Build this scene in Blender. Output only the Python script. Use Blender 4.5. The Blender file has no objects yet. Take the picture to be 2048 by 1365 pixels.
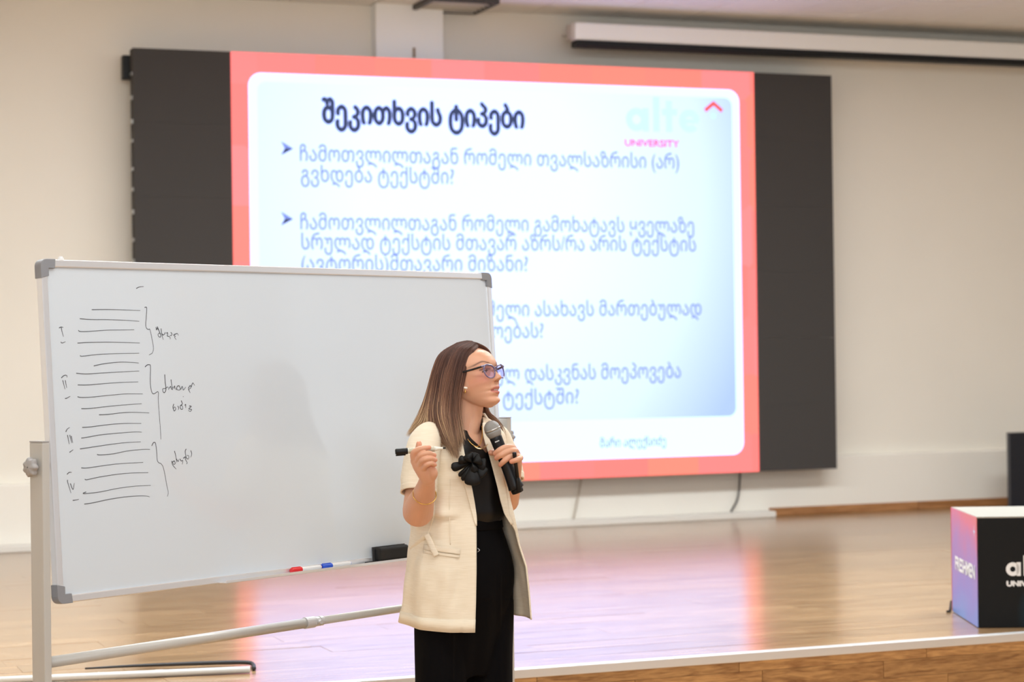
import bpy, bmesh, math, random
import numpy as np
from mathutils import Vector, Matrix, Euler

random.seed(7)
rng = np.random.default_rng(7)
S = bpy.context.scene
COL = S.collection
PI = math.pi

# ------------------------------------------------------------------ camera
YAW, PITCH, ROLL, FPX = 0.366253, 0.0047939, -0.0134908, 4135.7
CAMH = 1.62
cam_data = bpy.data.cameras.new('camera')
cam_data.sensor_width = 36.0
cam_data.lens = FPX / 2048 * 36.0
cam_data.clip_end = 100
cam_data.dof.use_dof = True
cam_data.dof.focus_distance = 6.55
cam_data.dof.aperture_fstop = 3.5
cam = bpy.data.objects.new('camera', cam_data)
CM = (Matrix.Translation((0, 0, CAMH)) @ Matrix.Rotation(-YAW, 4, 'Z')
      @ Matrix.Rotation(PI / 2 + PITCH, 4, 'X') @ Matrix.Rotation(ROLL, 4, 'Z'))
cam.matrix_world = CM
COL.objects.link(cam)
S.camera = cam
RM = np.array(CM.to_3x3())

# ------------------------------------------------------------------ world, light, exposure
S.view_settings.view_transform = 'Standard'
S.view_settings.look = 'None'
S.view_settings.gamma = 1.0
S.view_settings.use_curve_mapping = False
S.view_settings.exposure = 0.0
wd = bpy.data.worlds.new('world')
S.world = wd
wd.use_nodes = True
wd.node_tree.nodes['Background'].inputs[0].default_value = (0.93, 0.95, 1.0, 1)
wd.node_tree.nodes['Background'].inputs[1].default_value = 0.52


def area(name, loc, target, sx, sy, power, color):
    ld = bpy.data.lights.new(name, 'AREA')
    ld.shape = 'RECTANGLE'
    ld.size, ld.size_y, ld.energy, ld.color = sx, sy, power, color
    o = bpy.data.objects.new(name, ld)
    o.location = loc
    d = Vector(target) - Vector(loc)
    o.rotation_euler = d.to_track_quat('-Z', 'Y').to_euler()
    COL.objects.link(o)
    return o


area('window_daylight', (11.8, 6.0, 2.3), (1.5, 6.6, 1.6), 4.6, 2.4, 22, (0.86, 0.93, 1.0))
area('hall_light_front', (-1.5, -1.5, 3.6), (3.5, 9, 1.2), 9.0, 3.2, 440, (0.92, 0.97, 1.0))
area('ceiling_light_row', (4.0, 8.8, 4.02), (4.0, 8.8, 0.0), 9.0, 0.8, 530, (0.90, 0.97, 1.0))
area('ceiling_light_near', (2.4, 4.4, 4.02), (2.8, 6.2, 0.0), 5.0, 0.8, 125, (0.90, 0.97, 1.0))


# ------------------------------------------------------------------ pixel <-> world measuring helpers
def ray(px, py):
    return RM @ np.array([(px - 1024) / FPX, -(py - 682.5) / FPX, -1.0])


def hit(px, py, axis, val):
    d = ray(px, py)
    t = (val - (0, 0, CAMH)[axis]) / d[axis]
    p = d * t
    p[2] += CAMH
    return p


# ------------------------------------------------------------------ material helpers
def mat(name, color, rough=0.5, metal=0.0, var=0.0, vscale=5.0, bump=0.0, bscale=200.0, stretch=(1, 1, 1),
        spec=0.5, coat=0.0, rand=0.0, emit=None, estr=1.0, alpha=None, sheen=0.0, coatrough=0.05):
    m = bpy.data.materials.new(name)
    m.use_nodes = True
    nt = m.node_tree
    b = nt.nodes['Principled BSDF']
    b.inputs['Base Color'].default_value = (*color, 1)
    b.inputs['Roughness'].default_value = rough
    b.inputs['Metallic'].default_value = metal
    b.inputs['Specular IOR Level'].default_value = spec
    b.inputs['Coat Weight'].default_value = coat
    b.inputs['Coat Roughness'].default_value = coatrough
    b.inputs['Sheen Weight'].default_value = sheen
    L = nt.links.new
    if var or bump:
        tc = nt.nodes.new('ShaderNodeTexCoord')
        mp = nt.nodes.new('ShaderNodeMapping')
        mp.inputs['Scale'].default_value = stretch
        L(tc.outputs['Object'], mp.inputs['Vector'])
    if var:
        n = nt.nodes.new('ShaderNodeTexNoise')
        n.inputs['Scale'].default_value = vscale
        n.inputs['Detail'].default_value = 4
        L(mp.outputs[0], n.inputs['Vector'])
        mx = nt.nodes.new('ShaderNodeMix')
        mx.data_type = 'RGBA'
        mx.inputs[6].default_value = (*[c * (1 - var) for c in color], 1)
        mx.inputs[7].default_value = (*[min(1, c * (1 + var)) for c in color], 1)
        L(n.outputs['Fac'], mx.inputs[0])
        L(mx.outputs[2], b.inputs['Base Color'])
        src = mx.outputs[2]
        if rand:
            oi = nt.nodes.new('ShaderNodeObjectInfo')
            hs = nt.nodes.new('ShaderNodeHueSaturation')
            mr = nt.nodes.new('ShaderNodeMapRange')
            mr.inputs[3].default_value = 1 - rand
            mr.inputs[4].default_value = 1 + rand
            L(oi.outputs['Random'], mr.inputs[0])
            L(mr.outputs[0], hs.inputs['Value'])
            L(src, hs.inputs['Color'])
            L(hs.outputs[0], b.inputs['Base Color'])
    if bump:
        n2 = nt.nodes.new('ShaderNodeTexNoise')
        n2.inputs['Scale'].default_value = bscale
        n2.inputs['Detail'].default_value = 3
        L(mp.outputs[0], n2.inputs['Vector'])
        bp = nt.nodes.new('ShaderNodeBump')
        bp.inputs['Strength'].default_value = bump
        bp.inputs['Distance'].default_value = 0.002
        L(n2.outputs['Fac'], bp.inputs['Height'])
        L(bp.outputs[0], b.inputs['Normal'])
    if emit:
        b.inputs['Emission Color'].default_value = (*emit, 1)
        b.inputs['Emission Strength'].default_value = estr
    if alpha is not None:
        b.inputs['Alpha'].default_value = alpha
    return m


def srgb(r, g, b):
    f = lambda c: (c / 255 / 12.92) if c / 255 <= 0.04045 else ((c / 255 + 0.055) / 1.055) ** 2.4
    return (f(r), f(g), f(b))


def wood_mat(name, c1, c2, rough, rand, grain=(1.2, 14, 14), coat=0.0, spec=0.5):
    m = bpy.data.materials.new(name)
    m.use_nodes = True
    nt = m.node_tree
    L = nt.links.new
    b = nt.nodes['Principled BSDF']
    b.inputs['Roughness'].default_value = rough
    b.inputs['Coat Weight'].default_value = coat
    b.inputs['Specular IOR Level'].default_value = spec
    b.inputs['Coat Roughness'].default_value = 0.2
    tc = nt.nodes.new('ShaderNodeTexCoord')
    oi = nt.nodes.new('ShaderNodeObjectInfo')
    vm = nt.nodes.new('ShaderNodeVectorMath')
    vm.operation = 'MULTIPLY_ADD'
    L(oi.outputs['Random'], vm.inputs[0])
    vm.inputs[1].default_value = (37, 19, 11)
    L(tc.outputs['Object'], vm.inputs[2])
    mp = nt.nodes.new('ShaderNodeMapping')
    mp.inputs['Scale'].default_value = grain
    L(vm.outputs[0], mp.inputs['Vector'])
    n = nt.nodes.new('ShaderNodeTexNoise')
    n.inputs['Scale'].default_value = 2.2
    n.inputs['Detail'].default_value = 6
    n.inputs['Distortion'].default_value = 1.2
    L(mp.outputs[0], n.inputs['Vector'])
    w = nt.nodes.new('ShaderNodeTexNoise')
    w.inputs['Scale'].default_value = 9
    w.inputs['Detail'].default_value = 3
    L(mp.outputs[0], w.inputs['Vector'])
    ma = nt.nodes.new('ShaderNodeMath')
    ma.operation = 'MULTIPLY_ADD'
    L(w.outputs['Fac'], ma.inputs[0])
    ma.inputs[1].default_value = 0.35
    L(n.outputs['Fac'], ma.inputs[2])
    cr = nt.nodes.new('ShaderNodeValToRGB')
    cr.color_ramp.elements[0].position = 0.45
    cr.color_ramp.elements[0].color = (*c2, 1)
    cr.color_ramp.elements[1].position = 0.85
    cr.color_ramp.elements[1].color = (*c1, 1)
    L(ma.outputs[0], cr.inputs[0])
    hs = nt.nodes.new('ShaderNodeHueSaturation')
    mr = nt.nodes.new('ShaderNodeMapRange')
    mr.inputs[3].default_value = 1 - rand
    mr.inputs[4].default_value = 1 + rand
    L(oi.outputs['Random'], mr.inputs[0])
    L(mr.outputs[0], hs.inputs['Value'])
    L(cr.outputs[0], hs.inputs['Color'])
    L(hs.outputs[0], b.inputs['Base Color'])
    return m


def glow(name, color, strength=1.0):
    m = bpy.data.materials.new(name)
    m.use_nodes = True
    nt = m.node_tree
    b = nt.nodes['Principled BSDF']
    b.inputs['Base Color'].default_value = (0.02, 0.02, 0.02, 1)
    b.inputs['Roughness'].default_value = 0.6
    b.inputs['Emission Color'].default_value = (*color, 1)
    b.inputs['Emission Strength'].default_value = strength
    return m


# ------------------------------------------------------------------ mesh helpers
class MB:
    def __init__(s):
        s.v, s.f = [], []

    def add(s, vs, fs):
        n = len(s.v)
        s.v += [tuple(v) for v in vs]
        s.f += [tuple(i + n for i in f) for f in fs]
        return s

    def box(s, x0, x1, y0, y1, z0, z1):
        return s.add([(x0, y0, z0), (x1, y0, z0), (x1, y1, z0), (x0, y1, z0), (x0, y0, z1), (x1, y0, z1), (x1, y1, z1), (x0, y1, z1)],
                     [(0, 3, 2, 1), (4, 5, 6, 7), (0, 1, 5, 4), (1, 2, 6, 5), (2, 3, 7, 6), (3, 0, 4, 7)])

    def grid(s, P, wrap=False):
        P = np.asarray(P)
        n, m = P.shape[:2]
        f = []
        for i in range(n - 1):
            for j in range(m if wrap else m - 1):
                k = (j + 1) % m
                f.append((i * m + j, i * m + k, (i + 1) * m + k, (i + 1) * m + j))
        return s.add(P.reshape(-1, 3), f)

    def tube(s, pts, rad, seg=10, caps=True, up=None, flat=1.0):
        R = tube_rings(pts, rad, seg, up, flat)
        n0 = len(s.v)
        s.grid(R, wrap=True)
        if caps:
            s.f.append(tuple(n0 + i for i in range(seg))[::-1])
            s.f.append(tuple(n0 + (len(R) - 1) * seg + i for i in range(seg)))
        return s

    def build(s, name, m, parent=None, smooth=False, off=None, bevel=0, sub=0, seg=2, solid=0):
        me = bpy.data.meshes.new(name)
        v = np.array(s.v, dtype=float)
        if off is not None:
            v = v - np.array(off)
        me.from_pydata(v.tolist(), [], s.f)
        bm = bmesh.new()
        bm.from_mesh(me)
        bmesh.ops.remove_doubles(bm, verts=bm.verts, dist=1e-6)
        bmesh.ops.recalc_face_normals(bm, faces=bm.faces)
        bm.to_mesh(me)
        bm.free()
        me.materials.append(m)
        if smooth:
            me.shade_smooth()
        o = bpy.data.objects.new(name, me)
        COL.objects.link(o)
        if parent:
            o.parent = parent
        if solid:
            k = o.modifiers.new('solid', 'SOLIDIFY')
            k.thickness = solid
            k.offset = 0
        if bevel:
            k = o.modifiers.new('bevel', 'BEVEL')
            k.width = bevel
            k.segments = seg
            k.limit_method = 'ANGLE'
        if sub:
            k = o.modifiers.new('sub', 'SUBSURF')
            k.levels = k.render_levels = sub
        return o


def tube_rings(pts, rad, seg=10, up=None, flat=1.0):
    P = np.array(pts, dtype=float)
    n = len(P)
    r = np.array([rad] * n if np.isscalar(rad) else rad, dtype=float)
    T = np.gradient(P, axis=0)
    T /= np.linalg.norm(T, axis=1)[:, None] + 1e-12
    u = np.array(up if up is not None else ((0, 0, 1) if abs(T[0][2]) < 0.9 else (1, 0, 0)), dtype=float)
    R = []
    a = np.arange(seg) / seg * 2 * PI
    for i in range(n):
        u = u - T[i] * np.dot(u, T[i])
        u /= np.linalg.norm(u) + 1e-12
        w = np.cross(T[i], u)
        R.append(P[i] + r[i] * (np.cos(a)[:, None] * u * flat + np.sin(a)[:, None] * w))
    return np.array(R)


def crom(pts, n):
    P = np.array(pts, dtype=float)
    P = np.vstack([2 * P[0] - P[1], P, 2 * P[-1] - P[-2]])
    k = len(P) - 3
    out = []
    for t in np.linspace(0, k, n):
        i = min(int(t), k - 1)
        t -= i
        a, b, c, d = P[i:i + 4]
        out.append(0.5 * (2 * b + (c - a) * t + (2 * a - 5 * b + 4 * c - d) * t * t + (3 * b - a - 3 * c + d) * t ** 3))
    return np.array(out)


def empty(name, loc, label=None, cat=None, group=None, kind=None):
    o = bpy.data.objects.new(name, None)
    o.location = loc
    o.empty_display_size = 0.1
    COL.objects.link(o)
    return tag(o, label, cat, group, kind)


def tag(o, label=None, cat=None, group=None, kind=None):
    if label: o['label'] = label
    if cat: o['category'] = cat
    if group: o['group'] = group
    if kind: o['kind'] = kind
    return o


# ------------------------------------------------------------------ measures of the hall
ST = 0.3528          # stage height
SY = 7.665           # stage front edge
WY = 13.90           # wall plane
LEDGE = 0.79
CEIL = 4.06
X0, X1 = -3.0, 12.5

m_wall = mat('cream_paint', srgb(237, 231, 219), 0.75, var=0.03, vscale=1.5, bump=0.15, bscale=60)
m_ledge = mat('pale_paint', srgb(239, 234, 224), 0.6, var=0.02, vscale=2)
m_pillar = mat('white_paint', srgb(246, 246, 244), 0.7, var=0.02, vscale=2)
m_ceil = mat('ceiling_tile_white', srgb(248, 246, 240), 0.8, var=0.03, vscale=8, bump=0.2, bscale=90, rand=0.02)
m_grid = mat('ceiling_grid', srgb(205, 196, 186), 0.6)
m_floor = wood_mat('hall_laminate', srgb(196, 158, 112), srgb(150, 112, 72), 0.25, 0.1)
m_stage = wood_mat('stage_laminate', srgb(178, 146, 108), srgb(138, 103, 70), 0.22, 0.09, coat=0.4, spec=0.4)
m_riser = wood_mat('riser_parquet', srgb(190, 146, 94), srgb(128, 86, 48), 0.35, 0.16, grain=(2.5, 20, 20))
m_base = wood_mat('skirting_oak', srgb(184, 132, 84), srgb(140, 92, 52), 0.35, 0.1)
m_white = mat('white_plastic', srgb(232, 232, 232), 0.35)
m_dark = mat('matt_black', srgb(14, 14, 15), 0.5, spec=0.35)

# floor and walls
fl = MB().box(X0, X1, -3.5, SY, -0.1, 0).build('floor', m_floor)
tag(fl, kind='structure')
wb = MB().box(X0, X1, WY, WY + 0.2, 0.0, CEIL + 0.3).build('wall_back', m_wall)
tag(wb, kind='structure')
wl = MB().box(X0 - 0.2, X0, -3.5, WY + 0.2, 0, CEIL + 0.3).build('wall_left', m_wall)
tag(wl, kind='structure')
# right wall with window openings on the hall side
mb = MB()
mb.box(X1, X1 + 0.2, 8.5, WY + 0.2, 0, CEIL + 0.3)
mb.box(X1, X1 + 0.2, -3.5, 8.5, 0, 0.9)
mb.box(X1, X1 + 0.2, -3.5, 8.5, 3.5, CEIL + 0.3)
for y in (-3.5, 2.4):
    mb.box(X1, X1 + 0.2, y, y + 0.25, 0.9, 3.5)
tag(mb.build('wall_right', m_wall), kind='structure')

ledge = MB().box(X0, X1, WY - 0.08, WY + 0.01, ST, LEDGE).build('trim_1', m_ledge, bevel=0.012)
tag(ledge, kind='structure')
pp = [hit(752, 60, 1, 13.78), hit(887, 60, 1, 13.78)]
pil = MB().box(pp[0][0], pp[1][0], 13.78, WY + 0.01, LEDGE - 0.0, CEIL).build('trim_2', m_pillar, bevel=0.004)
tag(pil, kind='structure')
# small brown cable clip on the pillar face
c = hit(828, 104, 1, 13.775)
cl = MB().box(c[0] - 0.008, c[0] + 0.008, 13.765, 13.78, c[2] - 0.04, c[2] + 0.03).build('cable_clip', mat('brown_clip', srgb(150, 125, 95), 0.5), bevel=0.003)
tag(cl, 'small brown cable clip on the white pillar above the screen', 'clip')

# skirting: white channel on the left, oak skirting on the right
xb = hit(1540, 1035, 1, 13.8)[0]
nb = 8
bb = empty('baseboard_back', (0, 0, 0), kind='structure')
L0 = (X1 - xb) / 4
for i in range(4):
    MB().box(xb + i * L0 + 0.001, xb + (i + 1) * L0 - 0.001, WY - 0.10, WY - 0.08, ST, ST + 0.062).build('skirting_board', m_base, bb, bevel=0.004)
ch = MB().box(X0, xb, WY - 0.20, WY - 0.085, ST, ST + 0.045).build('trim_3', mat('white_channel', srgb(226, 222, 214), 0.45), bevel=0.006)
tag(ch, kind='structure')

# ceiling: runs of tiles in a recessed grid near the wall, a plain slab further forward
ce = MB().box(X0, X1, -3.5, WY + 0.2, CEIL + 0.02, CEIL + 0.12).build('ceiling', m_grid)
tag(ce, kind='structure')
tl = 0.6
tile = None
vent_x = hit(995, 16, 2, CEIL)
vx1 = vent_x[0]
for iy in range(5):
    for ix in range(16):
        x0 = 1.9 + ix * tl
        y0 = WY - (iy + 1) * tl
        if tile is None:
            tile = MB().box(0.006, tl - 0.006, 0.006, tl - 0.006, 0, 0.02).build('ceiling_tile', m_ceil, ce, bevel=0.003, seg=1)
            o = tile
        else:
            o = tile.copy()
            COL.objects.link(o)
            o.parent = ce
        o.location = (x0, y0, CEIL)
m_plain = MB().box(X0, X1, -3.5, WY - 5 * tl, CEIL, CEIL + 0.02).build('ceiling_field', m_ceil, ce)

# square return-air vent (dark frame) in the ceiling over the pillar
v = empty('ceiling_vent', (vx1 - 0.37, 13.62, CEIL), 'dark framed air vent in the ceiling right of the white pillar', 'vent')
fr = MB()
a = 0.25
for (p, q, r, s_) in ((-a, a, -a, -a + .03), (-a, a, a - .03, a), (-a, -a + .03, -a + .03, a - .03), (a - .03, a, -a + .03, a - .03)):
    fr.box(p, q, r, s_, -0.035, 0.0)
fr.build('vent_frame', mat('vent_dark', srgb(70, 66, 60), 0.5), v)
for k in range(6):
    yy = -a + .05 + k * 0.08
    MB().add([(-a + .03, yy, -0.03), (a - .03, yy, -0.03), (a - .03, yy + .05, -0.006), (-a + .03, yy + .05, -0.006)], [(0, 1, 2, 3)]).build('vent_slat', m_ceil, v, solid=0.003)

# ------------------------------------------------------------------ the stage
stg = MB().box(X0, X1, SY + 0.012, WY + 0.1, 0, ST - 0.014).build('stage_platform', wood_mat('stage_core', srgb(170, 130, 90), srgb(120, 86, 54), 0.5, 0))
tag(stg, kind='structure')
PW, PLn = 0.192, 1.29
plank = MB().box(-PLn / 2 + 0.0006, PLn / 2 - 0.0006, -PW / 2 + 0.0006, PW / 2 - 0.0006, -0.012, 0).build('plank', m_stage, stg)
first = True
y = SY + 0.045 + PW / 2
row = 0
xm = 0
while y < WY - 0.06:
    xa = hit(0, 700, 1, y)[0] - 0.55
    xb_ = hit(2048, 700, 1, y)[0] + 0.5
    x = xa - random.random() * PLn + PLn / 2
    xs = x - PLn / 2
    while x - PLn / 2 < xb_:
        if first:
            o = plank
            first = False
        else:
            o = plank.copy()
            COL.objects.link(o)
            o.parent = stg
        o.location = (x, y, ST - 0.0006)
        o.rotation_euler = (random.gauss(0, 0.0016), random.gauss(0, 0.0004), 0)
        x += PLn
    for (p, q) in ((X0, xs), (x - PLn / 2, X1)):
        if q > p + 0.05:
            MB().box(p + .001, q - .001, y - PW / 2 + .001, y + PW / 2 - .001, ST - 0.014, ST - 0.0006).build('plank', m_stage, stg)
    y += PW
    row += 1
# metal nosing along the edge
MB().box(X0, X1, SY - 0.006, SY + 0.046, ST - 0.034, ST + 0.002).build('nosing', mat('pale_aluminium', srgb(222, 222, 222), 0.35, 0.4), stg, bevel=0.003)
# riser boards
rb = None
z = ST - 0.034
r_ = 0
while z > 0.02:
    h = min(0.074 if r_ else 0.042, z - 0.002)
    x = X0 + random.random() * 0.5
    while x < X1 - 0.1:
        ln = random.choice((0.58, 0.74, 0.9))
        if 1.0 < x < 8.5:
            MB().box(x + .0012, x + ln - .0012, SY, SY + 0.012 + random.random() * 0.001, z - h + .0012, z).build('riser_board', m_riser, stg)
        elif x <= 1.0 or x >= 8.5:
            MB().box(x + .0012, x + ln - .0012, SY, SY + 0.012, z - h + .0012, z).build('riser_board', m_riser, stg)
        x += ln
    z -= h
    r_ += 1

# ------------------------------------------------------------------ LED video wall
LX0, LW, LZ1, LH, LY = 2.5684, 5.2430, 3.6542, 2.9492, 13.6
led = empty('video_wall', (LX0 + LW / 2, WY, LZ1 - LH), 'large wall-mounted video screen showing a slide in a red frame', 'screen')
LO = (LX0 + LW / 2, WY, LZ1 - LH)
m_led = mat('led_dark', srgb(66, 63, 61), 0.75, var=0.04, vscale=300, spec=0.3)
m_case = mat('led_case', srgb(60, 58, 56), 0.4, 0.5)
# cabinets: 8 columns x 6 rows with hairline joints
cw, chh = LW / 8, LH / 6
cab = None
for i in range(8):
    for j in range(6):
        if cab is None:
            cab = MB().box(0.0004, cw - 0.0004, 0, 0.11, 0.0004, chh - 0.0004).build('led_cabinet', m_led, led)
            o = cab
        else:
            o = cab.copy(); COL.objects.link(o); o.parent = led
        o.location = (LX0 + i * cw - LO[0], LY - LO[1] + 0.003, j * chh)
# mounting frame behind
fr = MB()
for xx in np.linspace(LX0 + 0.1, LX0 + LW - 0.1, 7):
    fr.box(xx - .03, xx + .03, LY + 0.113, WY, LZ1 - LH + .05, LZ1 - .05)
fr.build('mounting_frame', m_case, led, off=LO)
b = MB().box(LX0 - 0.045, LX0 + 0.05, LY + 0.114, LY + 0.19, 3.46, 3.62)
b.build('bracket', m_dark, led, off=LO, bevel=0.005)
m_latch = mat('steel_latch', srgb(190, 190, 188), 0.3, 0.9)
for k in range(18):
    zz = LZ1 - 0.12 - k * 0.155 - random.random() * 0.05
    MB().box(LX0 - 0.006, LX0 + 0.002, LY + 0.03, LY + 0.09, zz - 0.02 - random.random() * .015, zz).build('latch', m_latch, led, off=LO, bevel=0.002)


def rrect(x0, x1, z0, z1, r, y, n=8):
    pts = []
    for cx, cz, a0 in ((x1 - r, z1 - r, 0), (x0 + r, z1 - r, 90), (x0 + r, z0 + r, 180), (x1 - r, z0 + r, 270)):
        for k in range(n + 1):
            t = math.radians(a0 + 90 * k / n)
            pts.append((cx + r * math.cos(t), y, cz + r * math.sin(t)))
    return pts


def plate(name, pts, m, parent, off, th=0.001):
    n = len(pts)
    mb = MB()
    back = [(p[0], p[1] + th, p[2]) for p in pts]
    mb.add(pts + back, [tuple(range(n))] + [tuple(range(n, 2 * n))[::-1]] + [(i, (i + 1) % n, n + (i + 1) % n, n + i) for i in range(n)])
    return mb.build(name, m, parent, off=off)


m_red = glow('slide_red', srgb(255, 128, 122), 1.0)
nt = m_red.node_tree
tc = nt.nodes.new('ShaderNodeTexCoord')
vo = nt.nodes.new('ShaderNodeTexVoronoi')
vo.distance = 'CHEBYCHEV'
vo.inputs['Scale'].default_value = 2.4
vo.inputs['Randomness'].default_value = 0.25
nt.links.new(tc.outputs['Object'], vo.inputs['Vector'])
cr = nt.nodes.new('ShaderNodeValToRGB')
cr.color_ramp.elements[0].color = (1.5, .30, .20, 1)
cr.color_ramp.elements[1].color = (1.5, .30, .31, 1)
e = cr.color_ramp.elements.new(0.5)
e.color = (1.5, .24, .22, 1)
nt.links.new(vo.outputs['Color'], cr.inputs[0])
nt.links.new(cr.outputs[0], nt.nodes['Principled BSDF'].inputs['Emission Color'])
rx0, rx1 = LX0 + LW / 8, LX0 + LW * 7 / 8
plate('slide_frame', [(rx0, LY, LZ1 - LH), (rx1, LY, LZ1 - LH), (rx1, LY, LZ1), (rx0, LY, LZ1)], m_red, led, LO)
# white rounded card
w0 = hit(498, 300, 1, LY)[0]; w1 = hit(1482, 500, 1, LY)[0]
wz1 = (hit(520, 146, 1, LY)[2] + hit(1460, 179, 1, LY)[2]) / 2
wz0 = (hit(1100, 925, 1, LY)[2] + hit(1460, 908, 1, LY)[2]) / 2
m_sw = glow('slide_white', (0.92, 1.26, 2.3), 1.0)
plate('slide_card', rrect(w0, w1, wz0, wz1, 0.09, LY - 0.002), m_sw, led, LO)
# pale blue content field, deeper toward its top corners and right side
i0 = hit(516, 300, 1, LY)[0]; i1 = hit(1467, 500, 1, LY)[0]
iz1 = (hit(540, 164, 1, LY)[2] + hit(1450, 196, 1, LY)[2]) / 2
iz0 = hit(1440, 833, 1, LY)[2]
m_sb = glow('slide_blue', srgb(225, 236, 255), 1.06)
nt = m_sb.node_tree
tc = nt.nodes.new('ShaderNodeTexCoord')
mp = nt.nodes.new('ShaderNodeMapping')
mp.inputs['Location'].default_value = (0.10, 0, -0.75)
mp.inputs['Scale'].default_value = (1 / 2.35, 1, 1 / 2.75)
gr = nt.nodes.new('ShaderNodeVectorMath'); gr.operation = 'LENGTH'
nt.links.new(tc.outputs['Object'], mp.inputs['Vector'])
sx = nt.nodes.new('ShaderNodeVectorMath'); sx.operation = 'MULTIPLY'; sx.inputs[1].default_value = (1, 0, 1)
nt.links.new(mp.outputs[0], sx.inputs[0]); nt.links.new(sx.outputs[0], gr.inputs[0])
cr = nt.nodes.new('ShaderNodeValToRGB')
cr.color_ramp.elements[0].position = 0.35
cr.color_ramp.elements[0].color = (0.88, 1.1, 2.2, 1)
cr.color_ramp.elements[1].position = 1.05
cr.color_ramp.elements[1].color = (0.44, 0.61, 1.15, 1)
e = cr.color_ramp.elements.new(0.75); e.color = (0.74, 0.93, 1.7, 1)
nt.links.new(gr.outputs['Value'], cr.inputs[0])
nt.links.new(cr.outputs[0], nt.nodes['Principled BSDF'].inputs['Emission Color'])
plate('slide_field', rrect(i0, i1, iz0, iz1, 0.06, LY - 0.004), m_sb, led, LO)


def text_mesh(body, bold=0.0, shear=0.0):
    cu = bpy.data.curves.new('txt', 'FONT')
    cu.body = body
    cu.size = 1.0
    cu.offset = bold
    cu.shear = shear
    cu.resolution_u = 4
    o = bpy.data.objects.new('txt', cu)
    COL.objects.link(o)
    dg = bpy.context.evaluated_depsgraph_get()
    me = bpy.data.meshes.new_from_object(o.evaluated_get(dg))
    v = np.array([p.co[:] for p in me.vertices])
    f = [tuple(p.vertices) for p in me.polygons]
    bpy.data.objects.remove(o)
    bpy.data.curves.remove(cu)
    bpy.data.meshes.remove(me)
    return v, f


def flat_text(name, body, origin, ux, uz, width, em, m, parent, off, bold=0.0, shear=0.0, fat=0.0):
    """letters laid on a face: origin = left end of baseline, ux/uz unit vectors, width in metres (None = natural)"""
    v, f = text_mesh(body, bold, shear)
    x0, x1 = v[:, 0].min(), v[:, 0].max()
    kx = em if width is None else width / (x1 - x0)
    P = np.array(origin) + (v[:, :1] - x0) * kx * np.array(ux) + v[:, 1:2] * em * np.array(uz)
    if fat:
        n_ = len(P)
        sh = [np.array(ux) * a + np.array(uz) * b + np.cross(ux, uz) * 0.0004 * k for k, (a, b) in enumerate(((-fat, 0), (fat, 0), (0, -fat), (0, fat)))]
        f = [tuple(i + n_ * k for i in q) for k in range(4) for q in f]
        P = np.vstack([P + q for q in sh])
    me = bpy.data.meshes.new(name)
    me.from_pydata((P - np.array(off)).tolist(), [], f)
    me.materials.append(m)
    o = bpy.data.objects.new(name, me)
    COL.objects.link(o)
    o.parent = parent
    return o


m_tt = glow('slide_title_ink', srgb(30, 52, 100), 1.0)
m_tx = glow('slide_text_ink', (0.20, 0.30, 0.84), 1.0)
m_pk = glow('slide_pink', srgb(255, 110, 170), 1.0)
m_rd = glow('slide_logo_red', srgb(252, 96, 96), 1.0)
m_lg = glow('slide_logo_pale', (0.68, 1.0, 1.08), 1.0)


def slide_text(name, body, xl, xr, yb, m, em=0.150, bold=0.0, fat=0.0):
    yb_ = LY - 0.006
    a = hit(xl, yb, 1, yb_)
    w = hit(xr, yb, 1, yb_)[0] - a[0]
    return flat_text(name, body, a, (1, 0, 0), (0, 0, 1), w, em, m, led, LO, bold, fat=fat)


slide_text('slide_title', 'შეკითხვის ტიპები', 645, 1048, 245, m_tt, 0.215, 0.011, 0.007)
BT = 0.006
slide_text('slide_text', 'ჩამოთვლილთაგან რომელი თვალსაზრისი (არ)', 600, 1358, 322, m_tx, bold=BT)
slide_text('slide_text', 'გვხდება ტექსტში?', 602, 908, 363, m_tx, bold=BT)
slide_text('slide_text', 'ჩამოთვლილთაგან რომელი გამოხატავს ყველაზე', 601, 1388, 459, m_tx, bold=BT)
slide_text('slide_text', 'სრულად ტექსტის მთავარ აზრს/რა არის ტექსტის', 603, 1392, 499, m_tx, bold=BT)
slide_text('slide_text', '(ავტორის)მთავარი მიზანი?', 603, 1056, 542, m_tx, bold=BT)
slide_text('slide_text', 'რომელი ასახავს მართებულად', 925, 1403, 634, m_tx, bold=BT)
slide_text('slide_text', 'ოებას?', 985, 1087, 677, m_tx, bold=BT)
slide_text('slide_text', 'რომელ დასკვნას მოეპოვება', 925, 1362, 764, m_tx, bold=BT)
slide_text('slide_text', 'ტექსტში?', 1006, 1158, 811, m_tx, bold=BT)
slide_text('slide_footer', 'მარი ალექსიძე', 1200, 1332, 895, m_tx, em=0.09, bold=0.01)
slide_text('logo_word', 'UNIVERSITY', 1250, 1358, 292, m_pk, em=0.07, fat=0.003)


def letter_ring(mb, c, ux, uz, r, w, a0=0, a1=360, n=28):
    P = []
    for k in range(n + 1):
        t = math.radians(a0 + (a1 - a0) * k / n)
        P.append([np.array(c) + ((r + s_) * math.cos(t)) * np.array(ux) + ((r + s_) * math.sin(t)) * np.array(uz) for s_ in (-w / 2, w / 2)])
    mb.grid(P)


def bar(mb, c, ux, uz, p, q, r, s_):
    c = np.array(c); ux = np.array(ux); uz = np.array(uz)
    mb.add([c + ux * p + uz * r, c + ux * q + uz * r, c + ux * q + uz * s_, c + ux * p + uz * s_], [(0, 1, 2, 3)])


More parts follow.
